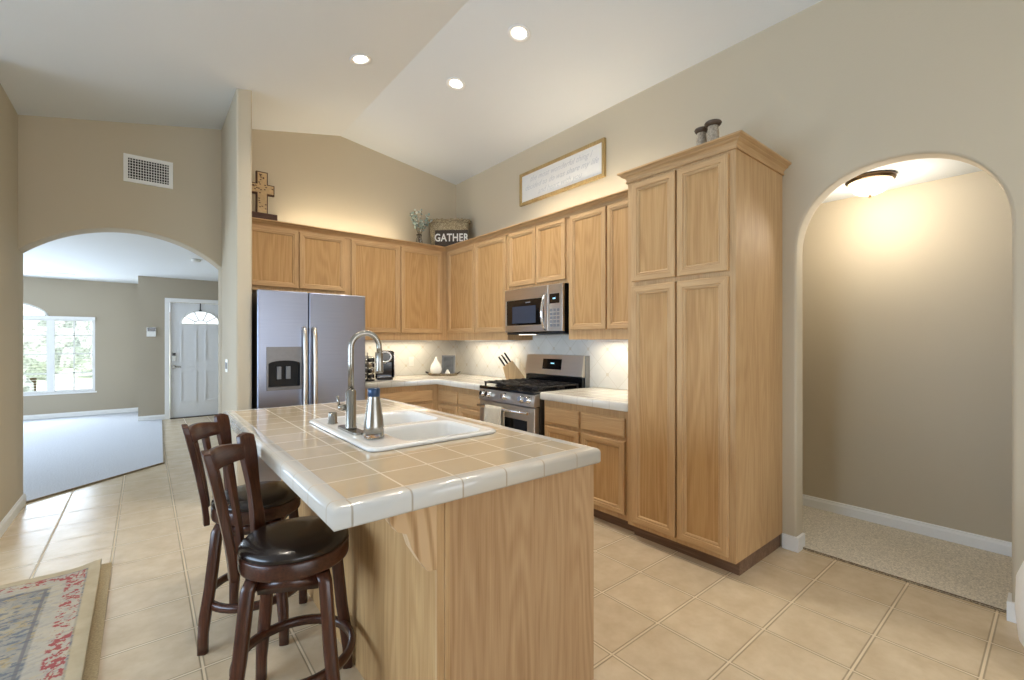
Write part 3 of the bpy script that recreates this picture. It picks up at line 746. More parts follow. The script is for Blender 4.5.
obj('dispenser_recess', B((.825, 1.085, FY + .052, FY + .060, .975, 1.305), (.825, .831, FY + .0, FY + .06, .975, 1.305), (1.079, 1.085, FY, FY + .06, .975, 1.305), (.825, 1.085, FY, FY + .06, .975, .985)), M['blackmat'], dleft)
obj('dispenser_paddle', B((.90, .935, FY + .02, FY + .045, 1.05, 1.16), (.975, 1.01, FY + .02, FY + .045, 1.05, 1.16)), M['greyplastic'], dleft)

# ------------------------------------------------------------------ microwave
t = thing('microwave', 'stainless over the range microwave with curved handle', 'microwave', (3.1, 3.26, 1.465))
MX = 2.925; m0, m1 = 2.868, 3.705
obj('case', B((MX + .035, XR - .01, m0, m1, 1.468, 1.913)), M['black'], t)
md_ = bmesh.new(); add_prism(md_, [(3.055, 1.478), (m1, 1.478), (m1, 1.914), (3.055, 1.914)], [[(3.115, 1.545), (3.68, 1.545), (3.68, 1.80), (3.115, 1.80)]], 'x', MX, MX + .034)
dr = obj('door', md_, M['steel_h'], t)
mdd = dr.modifiers.new('soft_edge', 'BEVEL'); mdd.width = .004; mdd.segments = 2; mdd.limit_method = 'ANGLE'
obj('window', B((MX + .004, MX + .012, 3.11, 3.685, 1.54, 1.805)), M['black'], dr)
obj('window_mesh', B((MX + .002, MX + .0045, 3.23, 3.585, 1.565, 1.735)), M['greyplastic'] if 0 else plain('microwave_screen', lin(58, 66, 82), .25), dr)
obj('handle', tube([(MX, 3.085, 1.83), (MX - .03, 3.085, 1.80), (MX - .055, 3.085, 1.70), (MX - .058, 3.085, 1.65), (MX - .05, 3.085, 1.57), (MX - .03, 3.085, 1.52), (MX, 3.085, 1.495)], .014), M['chrome'], dr)
cp = obj('control_panel', B((MX, MX + .034, m0, 3.050, 1.478, 1.914), bev=.004), M['steel_h'], t)
obj('display', B((MX - .002, MX + .001, 2.905, 3.035, 1.735, 1.825)), M['black'], cp)
obj('clock_digits', B((MX - .003, MX - .0015, 2.955, 2.99, 1.775, 1.787)), M['display'], cp)
kb = bmesh.new()
for i in range(5):
    for j in range(3): add_box(kb, MX - .002, MX + .001, 2.905 + j * .044, 2.905 + j * .044 + .034, 1.52 + i * .035, 1.545 + i * .035)
obj('keypad', kb, M['greyplastic'], cp)
obj('badge', B((MX + .002, MX + .005, 3.31, 3.38, 1.763, 1.775)), M['greyplastic'], dr)
obj('vent_underside', B((MX + .02, XR - .02, m0 + .01, m1 - .01, 1.455, 1.469)), M['blackmat'], t)
obj('lamp_lens', B((MX + .06, MX + .12, 3.35, 3.55, 1.449, 1.456)), M['led'], t)

# ------------------------------------------------------------------ range
t = thing('gas_range', 'stainless freestanding gas range with five knobs and black grates', 'stove', (2.95, 3.24, 0))
r0, r1, RX = 2.884, 3.708, 2.622
obj('body', B((RX + .04, 3.27, r0, r1, .03, .915)), M['darkgrey'], t)
obj('cooktop', B((RX - .022, 3.20, r0, r1, .915, .945), bev=.008), M['black'], t)
cp = bmesh.new(); add_prism(cp, [(RX - .03, .812), (RX + .04, .812), (RX + .04, .922), (RX - .012, .922)], [], 'y', r0, r1)
cpo = obj('control_panel', cp, M['steel_h'], t)
kn = None
for y in (2.965, 3.05, 3.30, 3.545, 3.635):
    bm = bmesh.new()
    R4 = Matrix.Rotation(-PI / 2 + .25, 4, 'Y')
    add_lathe(bm, [(.036, 0), (.036, .006), (.029, .010), (.027, .034), (.023, .038)], (0, 0, 0), 20, 0, R4)
    k_ = obj('knob', bm, M['chrome'], cpo, local=True); k_.location = Vector((RX - .022, y, .867)) - ROOT[t.name]
od = bmesh.new(); add_prism(od, [(r0 + .004, .19), (r1 - .004, .19), (r1 - .004, .803), (r0 + .004, .803)], [[(r0 + .10, .30), (r1 - .10, .30), (r1 - .10, .68), (r0 + .10, .68)]], 'x', RX - .02, RX + .038)
ovd = obj('oven_door', od, M['steel_h'], t)
mdd = ovd.modifiers.new('soft_edge', 'BEVEL'); mdd.width = .005; mdd.segments = 2; mdd.limit_method = 'ANGLE'
obj('oven_window', B((RX - .012, RX - .004, r0 + .095, r1 - .095, .295, .685)), M['black'], ovd)
hb = bmesh.new(); add_tube(hb, [(RX - .068, r0 + .04, .757), (RX - .068, r1 - .04, .757)], .013)
for y in (r0 + .07, r1 - .07): add_tube(hb, [(RX - .02, y, .757), (RX - .066, y, .757)], .011)
obj('handle', hb, M['chrome'], ovd)
obj('lower_drawer', B((RX - .015, RX + .038, r0 + .004, r1 - .004, .05, .18), bev=.004), M['steel_h'], t)
# backguard
bgd = bmesh.new(); add_prism(bgd, [(3.205, 1.045), (3.285, 1.03), (3.285, 1.245), (3.235, 1.245)], [], 'y', r0 + .004, r1 - .004)
bgo = obj('backguard', bgd, M['steel_h'], t)
obj('backguard_riser', B((3.215, 3.29, r0 + .008, r1 - .008, .90, 1.035)), M['black'], t)
for q in (r0, r1): obj('backguard_side', B((3.25, 3.312, q - .003, q + .003, .90, 1.245)), M['greyplastic'], t)
dpp = bmesh.new(); add_prism(dpp, [(3.2115, 1.10), (3.22, 1.10), (3.234, 1.205), (3.2265, 1.205)], [], 'y', 3.17, 3.44)
obj('clock_panel', dpp, M['black'], bgo)
obj('clock_digits', B((3.216, 3.2185, 3.27, 3.32, 1.155, 1.167)), M['display'], bgo)
# grates: three sections
for g0, g1 in ((r0 + .015, 3.150), (3.157, 3.434), (3.441, r1 - .015)):
    bm = bmesh.new(); x0_, x1_ = RX + .03, 3.18
    for a in (g0 + .006, g1 - .006): add_box(bm, x0_, x1_, a - .006, a + .006, .970, .984)
    for a in (x0_ + .006, x1_ - .006, (x0_ + x1_) / 2): add_box(bm, a - .006, a + .006, g0, g1, .970, .984)
    for i in range(6):
        x = x0_ + .05 + i * .09; add_box(bm, x - .005, x + .005, g0, g1, .973, .988)
    add_box(bm, x0_, x1_, (g0 + g1) / 2 - .005, (g0 + g1) / 2 + .005, .973, .988)
    for a in (g0 + .008, g1 - .008):
        for x in (x0_ + .01, (x0_ + x1_) / 2, x1_ - .01): add_box(bm, x - .007, x + .007, a - .006, a + .006, .944, .973)
    obj('grate', bm, M['iron'], t)
for x, y in ((2.76, 3.02), (3.04, 3.02), (2.76, 3.57), (3.04, 3.57), (2.9, 3.295)):
    obj('burner', lathe([(.05, .944), (.05, .952), (.036, .954), (.036, .964), (.0, .965)], (x, y, 0), 20), M['blackmat'], t)
# towel on oven handle
tw = bmesh.new()
ny, y0_, y1_ = 14, 3.27, 3.53
prof = [(RX - .048, .56), (RX - .048, .66), (RX - .049, .742), (RX - .056, .769), (RX - .068, .7755), (RX - .080, .769), (RX - .087, .742), (RX - .090, .64), (RX - .092, .54), (RX - .094, .44)]
rows = []
for i in range(ny + 1):
    y = y0_ + (y1_ - y0_) * i / ny
    rows.append([tw.verts.new((x - (.007 * math.sin(i * 1.5) + .004 * math.sin(i * 3.1)) * min(1, max(0, (.76 - z) * 6)) * (1 if k > 4 else -.3), y + (.76 - z) * .04 * math.sin(i * .9), z)) for k, (x, z) in enumerate(prof)])
for a, b_ in zip(rows, rows[1:]):
    for k in range(len(prof) - 1): tw.faces.new((a[k], a[k + 1], b_[k + 1], b_[k])).smooth = True
o = tag(obj('dish_towel', tw, M['towel']), 'cream dish towel draped over the oven door handle', 'towel')
md = o.modifiers.new('cloth_thickness', 'SOLIDIFY'); md.thickness = .005; md.offset = 0
# ------------------------------------------------------------------ island
IX0, IX1, IY0, IY1 = .375, 1.432, 1.188, 3.30
BX0, BX1, BY0, BY1 = .695, 1.424, 1.218, 3.26
t = thing('island_cabinet', 'oak kitchen island base under the beige tile top', 'kitchen island', (1.03, 2.24, 0))
SX = .80, 1.33
obj('body', B((BX0 + .012, BX1, BY0 + .012, BY1, 0, .885)) if 0 else B((BX0 + .012, BX0 + .03, BY0 + .012, BY1, 0, .887), (BX1 - .02, BX1, BY0 + .012, BY1, .09, .887), (BX0 + .03, BX1 - .02, BY1 - .02, BY1, 0, .887), (BX0 + .03, BX1 - .06, BY0 + .02, BY1 - .02, 0, .10), (BX0 + .03, BX1 - .02, BY0 + .012, BY0 + .03, 0, .887)), M['oak_z'], t)
obj('end_panel', B((BX0 + .045, BX1, BY0, BY0 + .0115, 0, .887)), M['oak_scuff'], t)
obj('corner_post', B((BX0 + .026, BX0 + .0445, BY0 - .006, BY0 + .012, 0, .887), bev=.003), M['oak_z'], t)
obj('corner_post', B((BX0, BX0 + .0255, BY0 - .001, BY0 + .012, 0, .887), bev=.001), M['oak_z'], t)
obj('side_panel', B((BX0, BX0 + .0118, BY0 + .012, BY1, 0, .887)), M['oak_panel'], t)
cb = [(BX0, .887), (BX0, .68), (BX0 - .03, .685), (BX0 - .055, .72), (BX0 - .085, .77), (BX0 - .10, .815), (BX0 - .13, .83), (BX0 - .15, .86), (BX0 - .155, .887)]
for y in (BY0, 2.22, BY1 - .04): obj('corbel', prism(cb, [], 'y', y, y + .036), wood('corbel_oak', 'z', lin(150, 112, 74), lin(192, 156, 114), lin(212, 180, 140), cath=3.5) if y == BY0 else M['oak_panel'], t)
for a0, a1 in ((1.27, 1.74), (1.76, 2.23), (2.25, 2.72), (2.74, 3.22)):
    front('door', t, '+x', BX1, a0, a1, .135, .66); front('drawer', t, '+x', BX1, a0, a1, .69, .825, drawer=True)
# counter with sink cutout: polygons with hole for the top
SKX0, SKX1, SKY0, SKY1 = .675, 1.300, 1.690, 2.560
def island_top():
    bm = counter([(IX0, IY0), (IX1, IY0), (IX1, IY1), (IX0, IY1)], .889, .95, .018)
    fs = [f for f in bm.faces if f.material_index == 0]
    bmesh.ops.delete(bm, geom=fs, context='FACES_ONLY')
    for f in list(bm.faces):
        pass
    d = .054
    for z in (.949, .90):
        outer = [(IX0 + d, IY0 + d), (IX1 - d, IY0 + d), (IX1 - d, IY1 - d), (IX0 + d, IY1 - d)] if z > .92 else [(IX0 + .004, IY0 + .004), (IX1 - .004, IY0 + .004), (IX1 - .004, IY1 - .004), (IX0 + .004, IY1 - .004)]
        if z < .92: zz = .889
        else: zz = .949
        hole = [(SKX0 + .03, SKY0 + .03), (SKX1 - .03, SKY0 + .03), (SKX1 - .03, SKY1 - .03), (SKX0 + .03, SKY1 - .03)]
        loops = [outer, hole]; flat = [p for l in loops for p in l]
        tr = tessellate_polygon([[Vector((p[0], p[1], 0)) for p in l] for l in loops])
        vs = [bm.verts.new((p[0], p[1], zz)) for p in flat]
        for q in tr: bm.faces.new([vs[i] for i in q]).material_index = 0
    bmesh.ops.remove_doubles(bm, verts=bm.verts, dist=1e-5)
    return bm
tag(obj('countertop', island_top(), [M['ctile_top'], M['ctile_edge_x'], M['ctile_edge_y']]), 'beige glazed tile island countertop with white edge tiles', 'countertop')
# sink
t = thing('kitchen_sink', 'white double bowl drop in sink set in the island', 'sink', (1.0, 2.12, .95))
def rrect(x0, x1, y0, y1, r, n_=5):
    out = []
    for cx, cy, a in ((x1 - r, y0 + r, -PI / 2), (x1 - r, y1 - r, 0), (x0 + r, y1 - r, PI / 2), (x0 + r, y0 + r, PI)):
        for i in range(n_ + 1):
            q = a + PI / 2 * i / n_; out.append((cx + r * math.cos(q), cy + r * math.sin(q)))
    return out
sk = bmesh.new()
bowls = [(SKX0 + .17, SKX1 - .045, SKY0 + .045, 2.095), (SKX0 + .17, SKX1 - .045, 2.135, SKY1 - .045)]
# rim: outer rounded lip
outer_rings = [(0, .9505, .05), (-.004, .956, .05), (.000, .962, .05), (.010, .966, .045), (.022, .964, .04), (.034, .9625, .035)]
prev = None
for d, z, r in outer_rings:
    ring = [sk.verts.new((x, y, z)) for x, y in rrect(SKX0 + d, SKX1 - d, SKY0 + d, SKY1 - d, r)]
    if prev:
        for i in range(len(ring)): sk.faces.new((prev[i], prev[(i + 1) % len(ring)], ring[(i + 1) % len(ring)], ring[i])).smooth = True
    prev = ring
holes = []
for x0, x1, y0, y1 in bowls:
    pr = None
    first = None
    for d, z, r in ((0, .9625, .06), (.006, .958, .06), (.012, .94, .06), (.022, .80, .06), (.04, .775, .06), (.08, .765, .05)):
        ring = [sk.verts.new((x, y, z)) for x, y in rrect(x0 + d, x1 - d, y0 + d, y1 - d, r)]
        if pr:
            for i in range(len(ring)): sk.faces.new((pr[i], pr[(i + 1) % len(ring)], ring[(i + 1) % len(ring)], ring[i])).smooth = True
        else: first = ring
        pr = ring
    sk.faces.new(pr); holes.append(first)
loops = [prev] + holes
tr = tessellate_polygon([[Vector((v.co.x, v.co.y, 0)) for v in l] for l in loops]); flat = [v for l in loops for v in l]
for q in tr:
    try: sk.faces.new([flat[i] for i in q])
    except ValueError: pass
obj('basin', sk, M['porcelain'], t)
for x0, x1, y0, y1 in bowls:
    obj('drain', lathe([(.04, 0), (.04, .004), (.02, .003), (0, .001)], ((x0 + x1) / 2, (y0 + y1) / 2, .766), 20), M['chrome'], t)
# faucet
FXc, FYc, ZD = .748, 2.11, .9635
t = thing('kitchen_faucet', 'tall brushed nickel gooseneck faucet on the island sink', 'faucet', (FXc, FYc, ZD))
db = bmesh.new(); add_prism(db, [(FXc + q[0], FYc + q[1]) for q in rrect(-.028, .028, -.125, .125, .027)], [], 'z', ZD, ZD + .010)
obj('deck_plate', db, M['nickel'], t)
obj('faucet_body', lathe([(.026, ZD + .01), (.026, ZD + .02), (.0235, ZD + .024), (.0235, ZD + .185), (.019, ZD + .19), (.015, ZD + .195)], (FXc, FYc, 0)), M['nickel'], t)
gp = [(FXc, FYc, ZD + .19), (FXc, FYc, ZD + .32)]
RR = .070
dirx, diry = .93, -.12
for i in range(13):
    a = PI - PI * 1.0 * i / 12; gp.append((FXc + dirx * (RR + RR * math.cos(a)), FYc + diry * (RR + RR * math.cos(a)), ZD + .388 + RR * math.sin(a)))
gp.append((FXc + dirx * 2.02 * RR, FYc + diry * 2.02 * RR, ZD + .36))
obj('gooseneck', tube(gp, .0135, seg=14), M['nickel'], t)
e = gp[-1]; obj('spray_head', lathe([(.0125, .005), (.015, 0), (.0165, -.03), (.019, -.085), (.017, -.095)], (e[0], e[1], e[2])), M['nickel'], t)
hl = bmesh.new(); add_lathe(hl, [(.015, 0), (.015, .03), (.011, .035)], (FXc - .018, FYc + .012, ZD + .11), 16, 0, Matrix.Rotation(math.radians(150), 4, 'Z') @ Matrix.Rotation(PI / 2, 4, 'Y'))
add_tube(hl, [(FXc - .045, FYc + .028, ZD + .11), (FXc - .052, FYc + .032, ZD + .165)], .006)
obj('lever_handle', hl, M['nickel'], t)
tag(obj('sink_air_gap', lathe([(.0, .058), (.019, .057), (.0215, .052), (.0215, .006), (.025, .004), (.025, 0)], (.742, 2.355, ZD)), M['nickel']), 'short brushed nickel cylinder cap on the sink deck left of the faucet', 'sink cap')
tag(obj('sink_hole_cover', lathe([(.0, .012), (.018, .011), (.024, .006), (.027, 0)], (.778, 1.985 + .0, ZD)), M['nickel']), 'flat round nickel cover on the sink deck between faucet and bottle', 'cover')
t = thing('tumbler_bottle', 'stainless steel bottle with a blue lid standing on the sink rim', 'bottle', (.775, 1.905, ZD))
obj('bottle_body', lathe([(.036, .018), (.043, .022), (.0425, .05), (.038, .09), (.029, .15), (.0245, .18), (.0245, .182)], (.775, 1.905, ZD)), M['nickel'], t)
obj('clear_base', lathe([(0, 0), (.041, 0), (.044, .004), (.043, .018), (.0, .018)], (.775, 1.905, ZD)), M['jar'], t)
obj('lid', lathe([(.0245, .178), (.0265, .180), (.0265, .208), (.024, .214), (0, .215)], (.775, 1.905, ZD)), M['blue'], t)

# ------------------------------------------------------------------ bar stools
def stool():
    """faces +x locally; legs separate rotation is baked"""
    t = thing('bar_stool', 'nearer dark cherry swivel bar stool with black leather seat', 'bar stool', (0, 0, 0), group='bar stools at the island')
    a = math.radians(5)
    def rot(x, y): return (x * math.cos(a) - y * math.sin(a), x * math.sin(a) + y * math.cos(a))
    for sx in (1, -1):
        for sy in (1, -1):
            pts = []; bm = bmesh.new(); rows = []
            for z, d in ((.552, .114), (.52, .126), (.40, .136), (.28, .146), (.16, .160), (.08, .166), (.0, .167)):
                w = .023 if z > .1 else .020
                cx, cy = sx * d, sy * d
                ring = []
                for k in range(12):
                    q = 2 * PI * k / 12; sq = lambda c: math.copysign(abs(c) ** .55, c)
                    dx, dy = sq(math.cos(q)) * w, sq(math.sin(q)) * w * .85
                    ring.append(bm.verts.new((*rot(cx + dx, cy + dy), z)))
                rows.append(ring)
            for p, q_ in zip(rows, rows[1:]):
                for k in range(12): bm.faces.new((p[k], p[(k + 1) % 12], q_[(k + 1) % 12], q_[k])).smooth = True
            bm.faces.new(rows[0]); bm.faces.new(rows[-1][::-1])
            lg = obj('leg', bm, M['cherry_z'], t)
    bm = bmesh.new()
    for sx in (1, -1):                                # aprons between leg tops
        x0, y0 = rot(sx * .112, -.10); x1, y1 = rot(sx * .112, .10); add_tube(bm, [(x0, y0, .518), (x1, y1, .518)], .030, seg=4, flat=(.4, 1))
        x0, y0 = rot(-.10, sx * .112); x1, y1 = rot(.10, sx * .112); add_tube(bm, [(x0, y0, .518), (x1, y1, .518)], .030, seg=4, flat=(.4, 1))
    obj('apron', bm, M['cherry_y'], t)
    bm = bmesh.new(); seg = 40                           # foot ring: rectangular section
    ringp = []
    for i in range(seg):
        q = 2 * PI * i / seg
        ringp.append([bm.verts.new((r * math.cos(q), r * math.sin(q), z)) for r, z in ((.192, .185), (.212, .185), (.216, .20), (.212, .217), (.192, .217))])
    for i in range(seg):
        p, q_ = ringp[i], ringp[(i + 1) % seg]
        for k in range(5): bm.faces.new((p[k], p[(k + 1) % 5], q_[(k + 1) % 5], q_[k])).smooth = True
    obj('foot_ring', bm, M['cherry_y'], t)
    obj('swivel_plate', lathe([(0, .545), (.11, .545), (.11, .559), (0, .559)], seg=24), M['blackmat'], t)
    obj('seat_frame', lathe([(0, .557), (.178, .557), (.188, .562), (.190, .570), (.190, .612), (.187, .618), (.0, .618)], seg=48), M['cherry_y'], t)
    obj('seat_cushion', lathe([(.182, .616), (.189, .624), (.187, .636), (.174, .650), (.14, .660), (.08, .664), (0, .664)], seg=48), M['leather'], t)
    # back: posts are curved boards on a circle
    def strip_bm(a0, a1, z_of, R_of, th, na, nz):
        bm = bmesh.new(); G = []
        for j in range(nz + 1):
            row = []
            for i in range(na + 1):
                f_ = i / na; ang, z, R = z_of(f_, j / nz)
                row.append(((R, ang, z), (R + th, ang, z)))
            G.append(row)
        V = [[[bm.verts.new((-r * math.cos(an), r * math.sin(an), z)) for r, an, z in c] for c in row] for row in G]
        for s in (0, 1):
            for j in range(nz):
                for i in range(na): bm.faces.new((V[j][i][s], V[j][i + 1][s], V[j + 1][i + 1][s], V[j + 1][i][s])).smooth = True
        for j in range(nz):
            for i in (0, na): bm.faces.new((V[j][i][0], V[j][i][1], V[j + 1][i][1], V[j + 1][i][0]))
        for i in range(na):
            for j in (0, nz): bm.faces.new((V[j][i][0], V[j][i][1], V[j][i + 1][1], V[j][i + 1][0]))
        return bm
    def lean(z): u = (z - .56) / .44; return .196 + .078 * max(0, u) ** 1.3
    for s in (-1, 1):
        c = s * math.radians(34)
        def zf(f_, g, c=c, s=s):
            z = .545 + g * .455 + (.012 * math.sin(PI * f_) if g > .97 else 0)
            wid = math.radians(6.4) * (1 + .12 * math.sin(g * 9)) * (.95 if g > .93 else 1)
            return c * (1 - .06 * g) + (f_ - .5) * 2 * wid, z, lean(z)
        o = obj('back_post', strip_bm(0, 0, zf, None, .024, 4, 14), M['cherry_z'], t)
        md = o.modifiers.new('soft_edge', 'BEVEL'); md.width = .004; md.segments = 2; md.limit_method = 'ANGLE'
    for c in (-.17, .17):
        def zf(f_, g, c=c):
            z = .60 + g * .32; return c + (f_ - .5) * .11 * (1 + .25 * g), z, lean(z) + .004
        o = obj('back_slat', strip_bm(0, 0, zf, None, .014, 3, 10), M['cherry_z'], t)
    def zf(f_, g):
        ang = math.radians(-29 + 58 * f_); z = .912 + g * .058 + .018 * math.sin(PI * f_) * g
        return ang, z, lean(z) + .0
    o = obj('top_rail', strip_bm(0, 0, zf, None, .022, 18, 3), M['cherry_y'], t)
    md = o.modifiers.new('soft_edge', 'BEVEL'); md.width = .004; md.segments = 2; md.limit_method = 'ANGLE'
    return t
s1 = stool()
s1.location = (.446, 1.85, 0); s1.rotation_euler = (0, 0, math.radians(-31))
s2 = copy_tree(s1, loc=(.425, 2.48, 0), rotz=math.radians(-33), label='farther dark cherry swivel bar stool, partly behind the nearer one')

# ------------------------------------------------------------------ rug
t = thing('area_rug', 'faded blue and red patterned rug lying on a felt pad at the lower left', 'rug', (-.205, 3.735, 0), (0, 0, math.radians(.5)))
bm = bmesh.new(); nx, ny = 40, 40; G = []
for j in range(ny + 1):
    row = []
    for i in range(nx + 1):
        x = -1.7 * (i / nx) ** 1.6; y = -2.6 * (j / ny) ** 1.6
        z = .016 + .022 * math.exp(-((x) ** 2 + (y) ** 2) / .006) + .003 * math.sin(9 * x + 5 * y) * (1 if j > 1 else .3) + .003
        row.append(bm.verts.new((x, y, z)))
    G.append(row)
for j in range(ny):
    for i in range(nx): bm.faces.new((G[j][i], G[j][i + 1], G[j + 1][i + 1], G[j + 1][i])).smooth = True
o = obj('rug_top', bm, M['rug'], t, local=True)
md = o.modifiers.new('thickness', 'SOLIDIFY'); md.thickness = .008; md.offset = -1
obj('rug_pad', B((-1.72, .045, -2.62, .012, .001, .009)), M['rugpad'], t, local=True)

# ------------------------------------------------------------------ recessed cans
def can(i, x, y, lab):
    z = zc(x); sl = -math.atan(.21) if x < 1.753 else math.atan(.142)
    t = thing('recessed_light', lab, 'ceiling light', (x, y, z), (0, sl, 0), group='recessed ceiling lights')
    obj('trim_ring', lathe([(.062, -.001), (.084, -.001), (.087, -.004), (.084, -.008), (.066, -.008), (.060, -.003), (.055, .0), (.062, -.001)], seg=32), M['white'], t, local=True)
    obj('bulb', lathe([(0, -.006), (.048, -.005), (.054, -.001), (0, -.0005)], seg=28), M['lamp_on'], t, local=True)
    l = bpy.data.lights.new('can_glow', 'SPOT'); l.energy = 64 if i < 3 else (52 if i == 3 else 20); l.color = (1, .91, .78); l.spot_size = 2.3; l.spot_blend = .8; l.shadow_soft_size = .06
    lo = bpy.data.objects.new('can_glow', l); COL.objects.link(lo); lo.location = (x, y, z - .05)
can(0, 1.36, 3.62, 'leftmost recessed light, on the left ceiling slope')
can(1, 2.17, 3.46, 'middle recessed light, nearest the back corner')
can(2, 2.18, 2.59, 'rightmost recessed light, closest to the camera')
# two more cans added out of view, filling in light on walls and floor
can(3, .1, 2.3, 'added unseen recessed light on the ceiling above the bar stools')
can(4, 2.5, -.8, 'added unseen recessed light on the ceiling to the right of the camera')

# hall light
hx, hy = 3.87, .845
t = thing('flush_ceiling_light', 'lit frosted glass dome light on the hall ceiling', 'ceiling light', (hx, hy, 2.51))
obj('canopy', lathe([(.0, 2.509), (.135, 2.509), (.142, 2.50), (.138, 2.485), (.125, 2.478)], (hx, hy, 0)), M['bronze'], t)
obj('glass_dome', lathe([(.0, 2.388), (.04, 2.392), (.08, 2.408), (.108, 2.435), (.122, 2.466), (.124, 2.480), (.0, 2.480)], (hx, hy, 0)), M['dome'], t)
obj('finial', lathe([(0, 2.364), (.007, 2.368), (.010, 2.376), (.006, 2.382), (.014, 2.387), (.0, 2.392)], (hx, hy, 0)), M['bronze'], t)
l = bpy.data.lights.new('dome_glow', 'POINT'); l.energy = 15; l.color = (1, .90, .76); l.shadow_soft_size = .12
lo = bpy.data.objects.new('dome_glow', l); COL.objects.link(lo); lo.location = (hx, hy, 2.30)

# ------------------------------------------------------------------ wall register
t = thing('wall_register', 'white return air register high on the wall over the wide archway', 'vent', (.03, 5.38, 2.96))
vx0, vx1, vz0, vz1 = -.150, .208, 2.835, 3.085
obj('register_frame', frame_rect('y', 5.365, 5.379, vx0, vx1, vz0, vz1, .032), M['vent'], t)
obj('duct_backing', B((vx0 + .03, vx1 - .03, 5.3765, 5.379, vz0 + .03, vz1 - .03)), M['void'], t)
lv = bmesh.new()
for i in range(15):
    x = vx0 + .045 + i * (vx1 - vx0 - .09) / 14; add_box(lv, x - .0025, x + .0025, 5.366, 5.3765, vz0 + .032, vz1 - .032)
for i in range(7):
    z = vz0 + .05 + i * (vz1 - vz0 - .10) / 6; add_box(lv, vx0 + .032, vx1 - .032, 5.369, 5.3765, z - .002, z + .002)
obj('louvres', lv, M['vent'], t)

# ------------------------------------------------------------------ framed print
t = thing('framed_print', 'long wood framed white print with script lettering above the wall cabinets', 'picture', (XR, 3.29, 3.1))
pz0, pz1, py0, py1 = 2.915, 3.272, 2.69, 3.905
obj('frame', frame_rect('x', XR - .032, XR - .002, py0, py1, pz0, pz1, .030), M['goldwood'], t)
pr = obj('print', B((XR - .018, XR - .010, py0 + .028, py1 - .028, pz0 + .028, pz1 - .028)), M['paper'], t)
M4 = Matrix.Translation((XR - .019, (py0 + py1) / 2, (pz0 + pz1) / 2)) @ Matrix.Rotation(-PI / 2, 4, 'Z') @ Matrix.Rotation(PI / 2, 4, 'X')
obj('script_lettering', text_bm('the most wonderful thing I\ndecided to do was share my life\nand heart with you', .082, M4, .0005, shear=.45, spacing=1.0), M['ink'], pr)

# ------------------------------------------------------------------ things on top of the cabinets
ZTOP = 2.549
# cross
t = thing('wooden_cross', 'carved wooden cross on a dark base on top of the cabinet above the refrigerator', 'cross', (.90, 5.05, ZTOP))
cxm = .905
def crosspoly(w, a, h0, hb, ht, cx=cxm):
    return [(cx - w, h0), (cx + w, h0), (cx + w, hb), (cx + a, hb), (cx + a, hb + 2 * w), (cx + w, hb + 2 * w), (cx + w, ht), (cx - w, ht), (cx - w, hb + 2 * w), (cx - a, hb + 2 * w), (cx - a, hb), (cx - w, hb)]
Zc0 = ZTOP + .105
obj('cross_back', prism(crosspoly(.052, .112, Zc0, Zc0 + .195, Zc0 + .42), [], 'y', 5.05, 5.085), M['darkwood'], t)
cf = obj('cross_front', prism(crosspoly(.040, .100, Zc0 + .0, Zc0 + .207, Zc0 + .405), [], 'y', 5.035, 5.052), M['crossfront'], t)
cv = bmesh.new()
for k in range(30):
    if k % 3: x, z = cxm + random.uniform(-.03, .03), Zc0 + random.uniform(.03, .39)
    else: x, z = cxm + random.uniform(-.10, .10), Zc0 + .247 + random.uniform(-.025, .025)
    add_box(cv, x - .007, x + .007, 5.032, 5.037, z - .004, z + .004)
obj('carved_vine_pattern', cv, M['darkwood'], cf)
obj('cross_base', B((cxm - .14, cxm + .13, 5.00, 5.12, ZTOP, ZTOP + .105), bev=.005), M['darkwood'], t)
# wicker basket + sign across the corner
ca = math.radians(-42)
def loc2w(ox, oy, px, py): return (ox + px * math.cos(ca) - py * math.sin(ca), oy + px * math.sin(ca) + py * math.cos(ca))
t = thing('wicker_basket', 'brown wicker basket with raised rim standing in the corner on top of the cabinets', 'basket', (3.055, 5.035, ZTOP), (0, 0, ca))
bm = bmesh.new(); seg = 36; rows = []
for z, s in ((0, .86), (.10, .92), (.20, .97), (.30, 1.0), (.36, 1.02), (.385, 1.03), (.40, 1.0), (.385, .96), (.10, .90), (.02, .8)):
    rows.append([bm.verts.new((.252 * s * math.copysign(abs(math.cos(2 * PI * i / seg)) ** .7, math.cos(2 * PI * i / seg)), .075 * s * math.copysign(abs(math.sin(2 * PI * i / seg)) ** .7, math.sin(2 * PI * i / seg)), z)) for i in range(seg)])
for p, q_ in zip(rows, rows[1:]):
    for i in range(seg): bm.faces.new((p[i], p[(i + 1) % seg], q_[(i + 1) % seg], q_[i])).smooth = True
bm.faces.new(rows[0][::-1]); bm.faces.new(rows[-1])
obj('basket_body', bm, M['wicker'], t, local=True)
bm = bmesh.new(); RN = 120
sg = lambda c: math.copysign(abs(c) ** .7, c)
add_tube(bm, [(.252 * sg(math.cos(2 * PI * (i + .5) / RN)) * 1.04, .075 * sg(math.sin(2 * PI * (i + .5) / RN)) * 1.06, .378 + .004 * math.sin(2 * PI * i / 5)) for i in range(RN)],
         [.020 + .008 * math.sin(2 * PI * i / 5) for i in range(RN)], seg=10, closed=True)
obj('braided_rim', bm, M['wicker'], t, local=True)
sx_, sy_ = loc2w(3.055, 5.035, .045, -.100)
t = thing('gather_sign', 'dark wooden sign with white capital letters leaning on the wicker basket', 'sign', (sx_, sy_, ZTOP), (0, 0, ca))
obj('sign_board', B((-.205, .215, -.010, .010, 0, .25), bev=.002), M['signboard'], t, local=True)
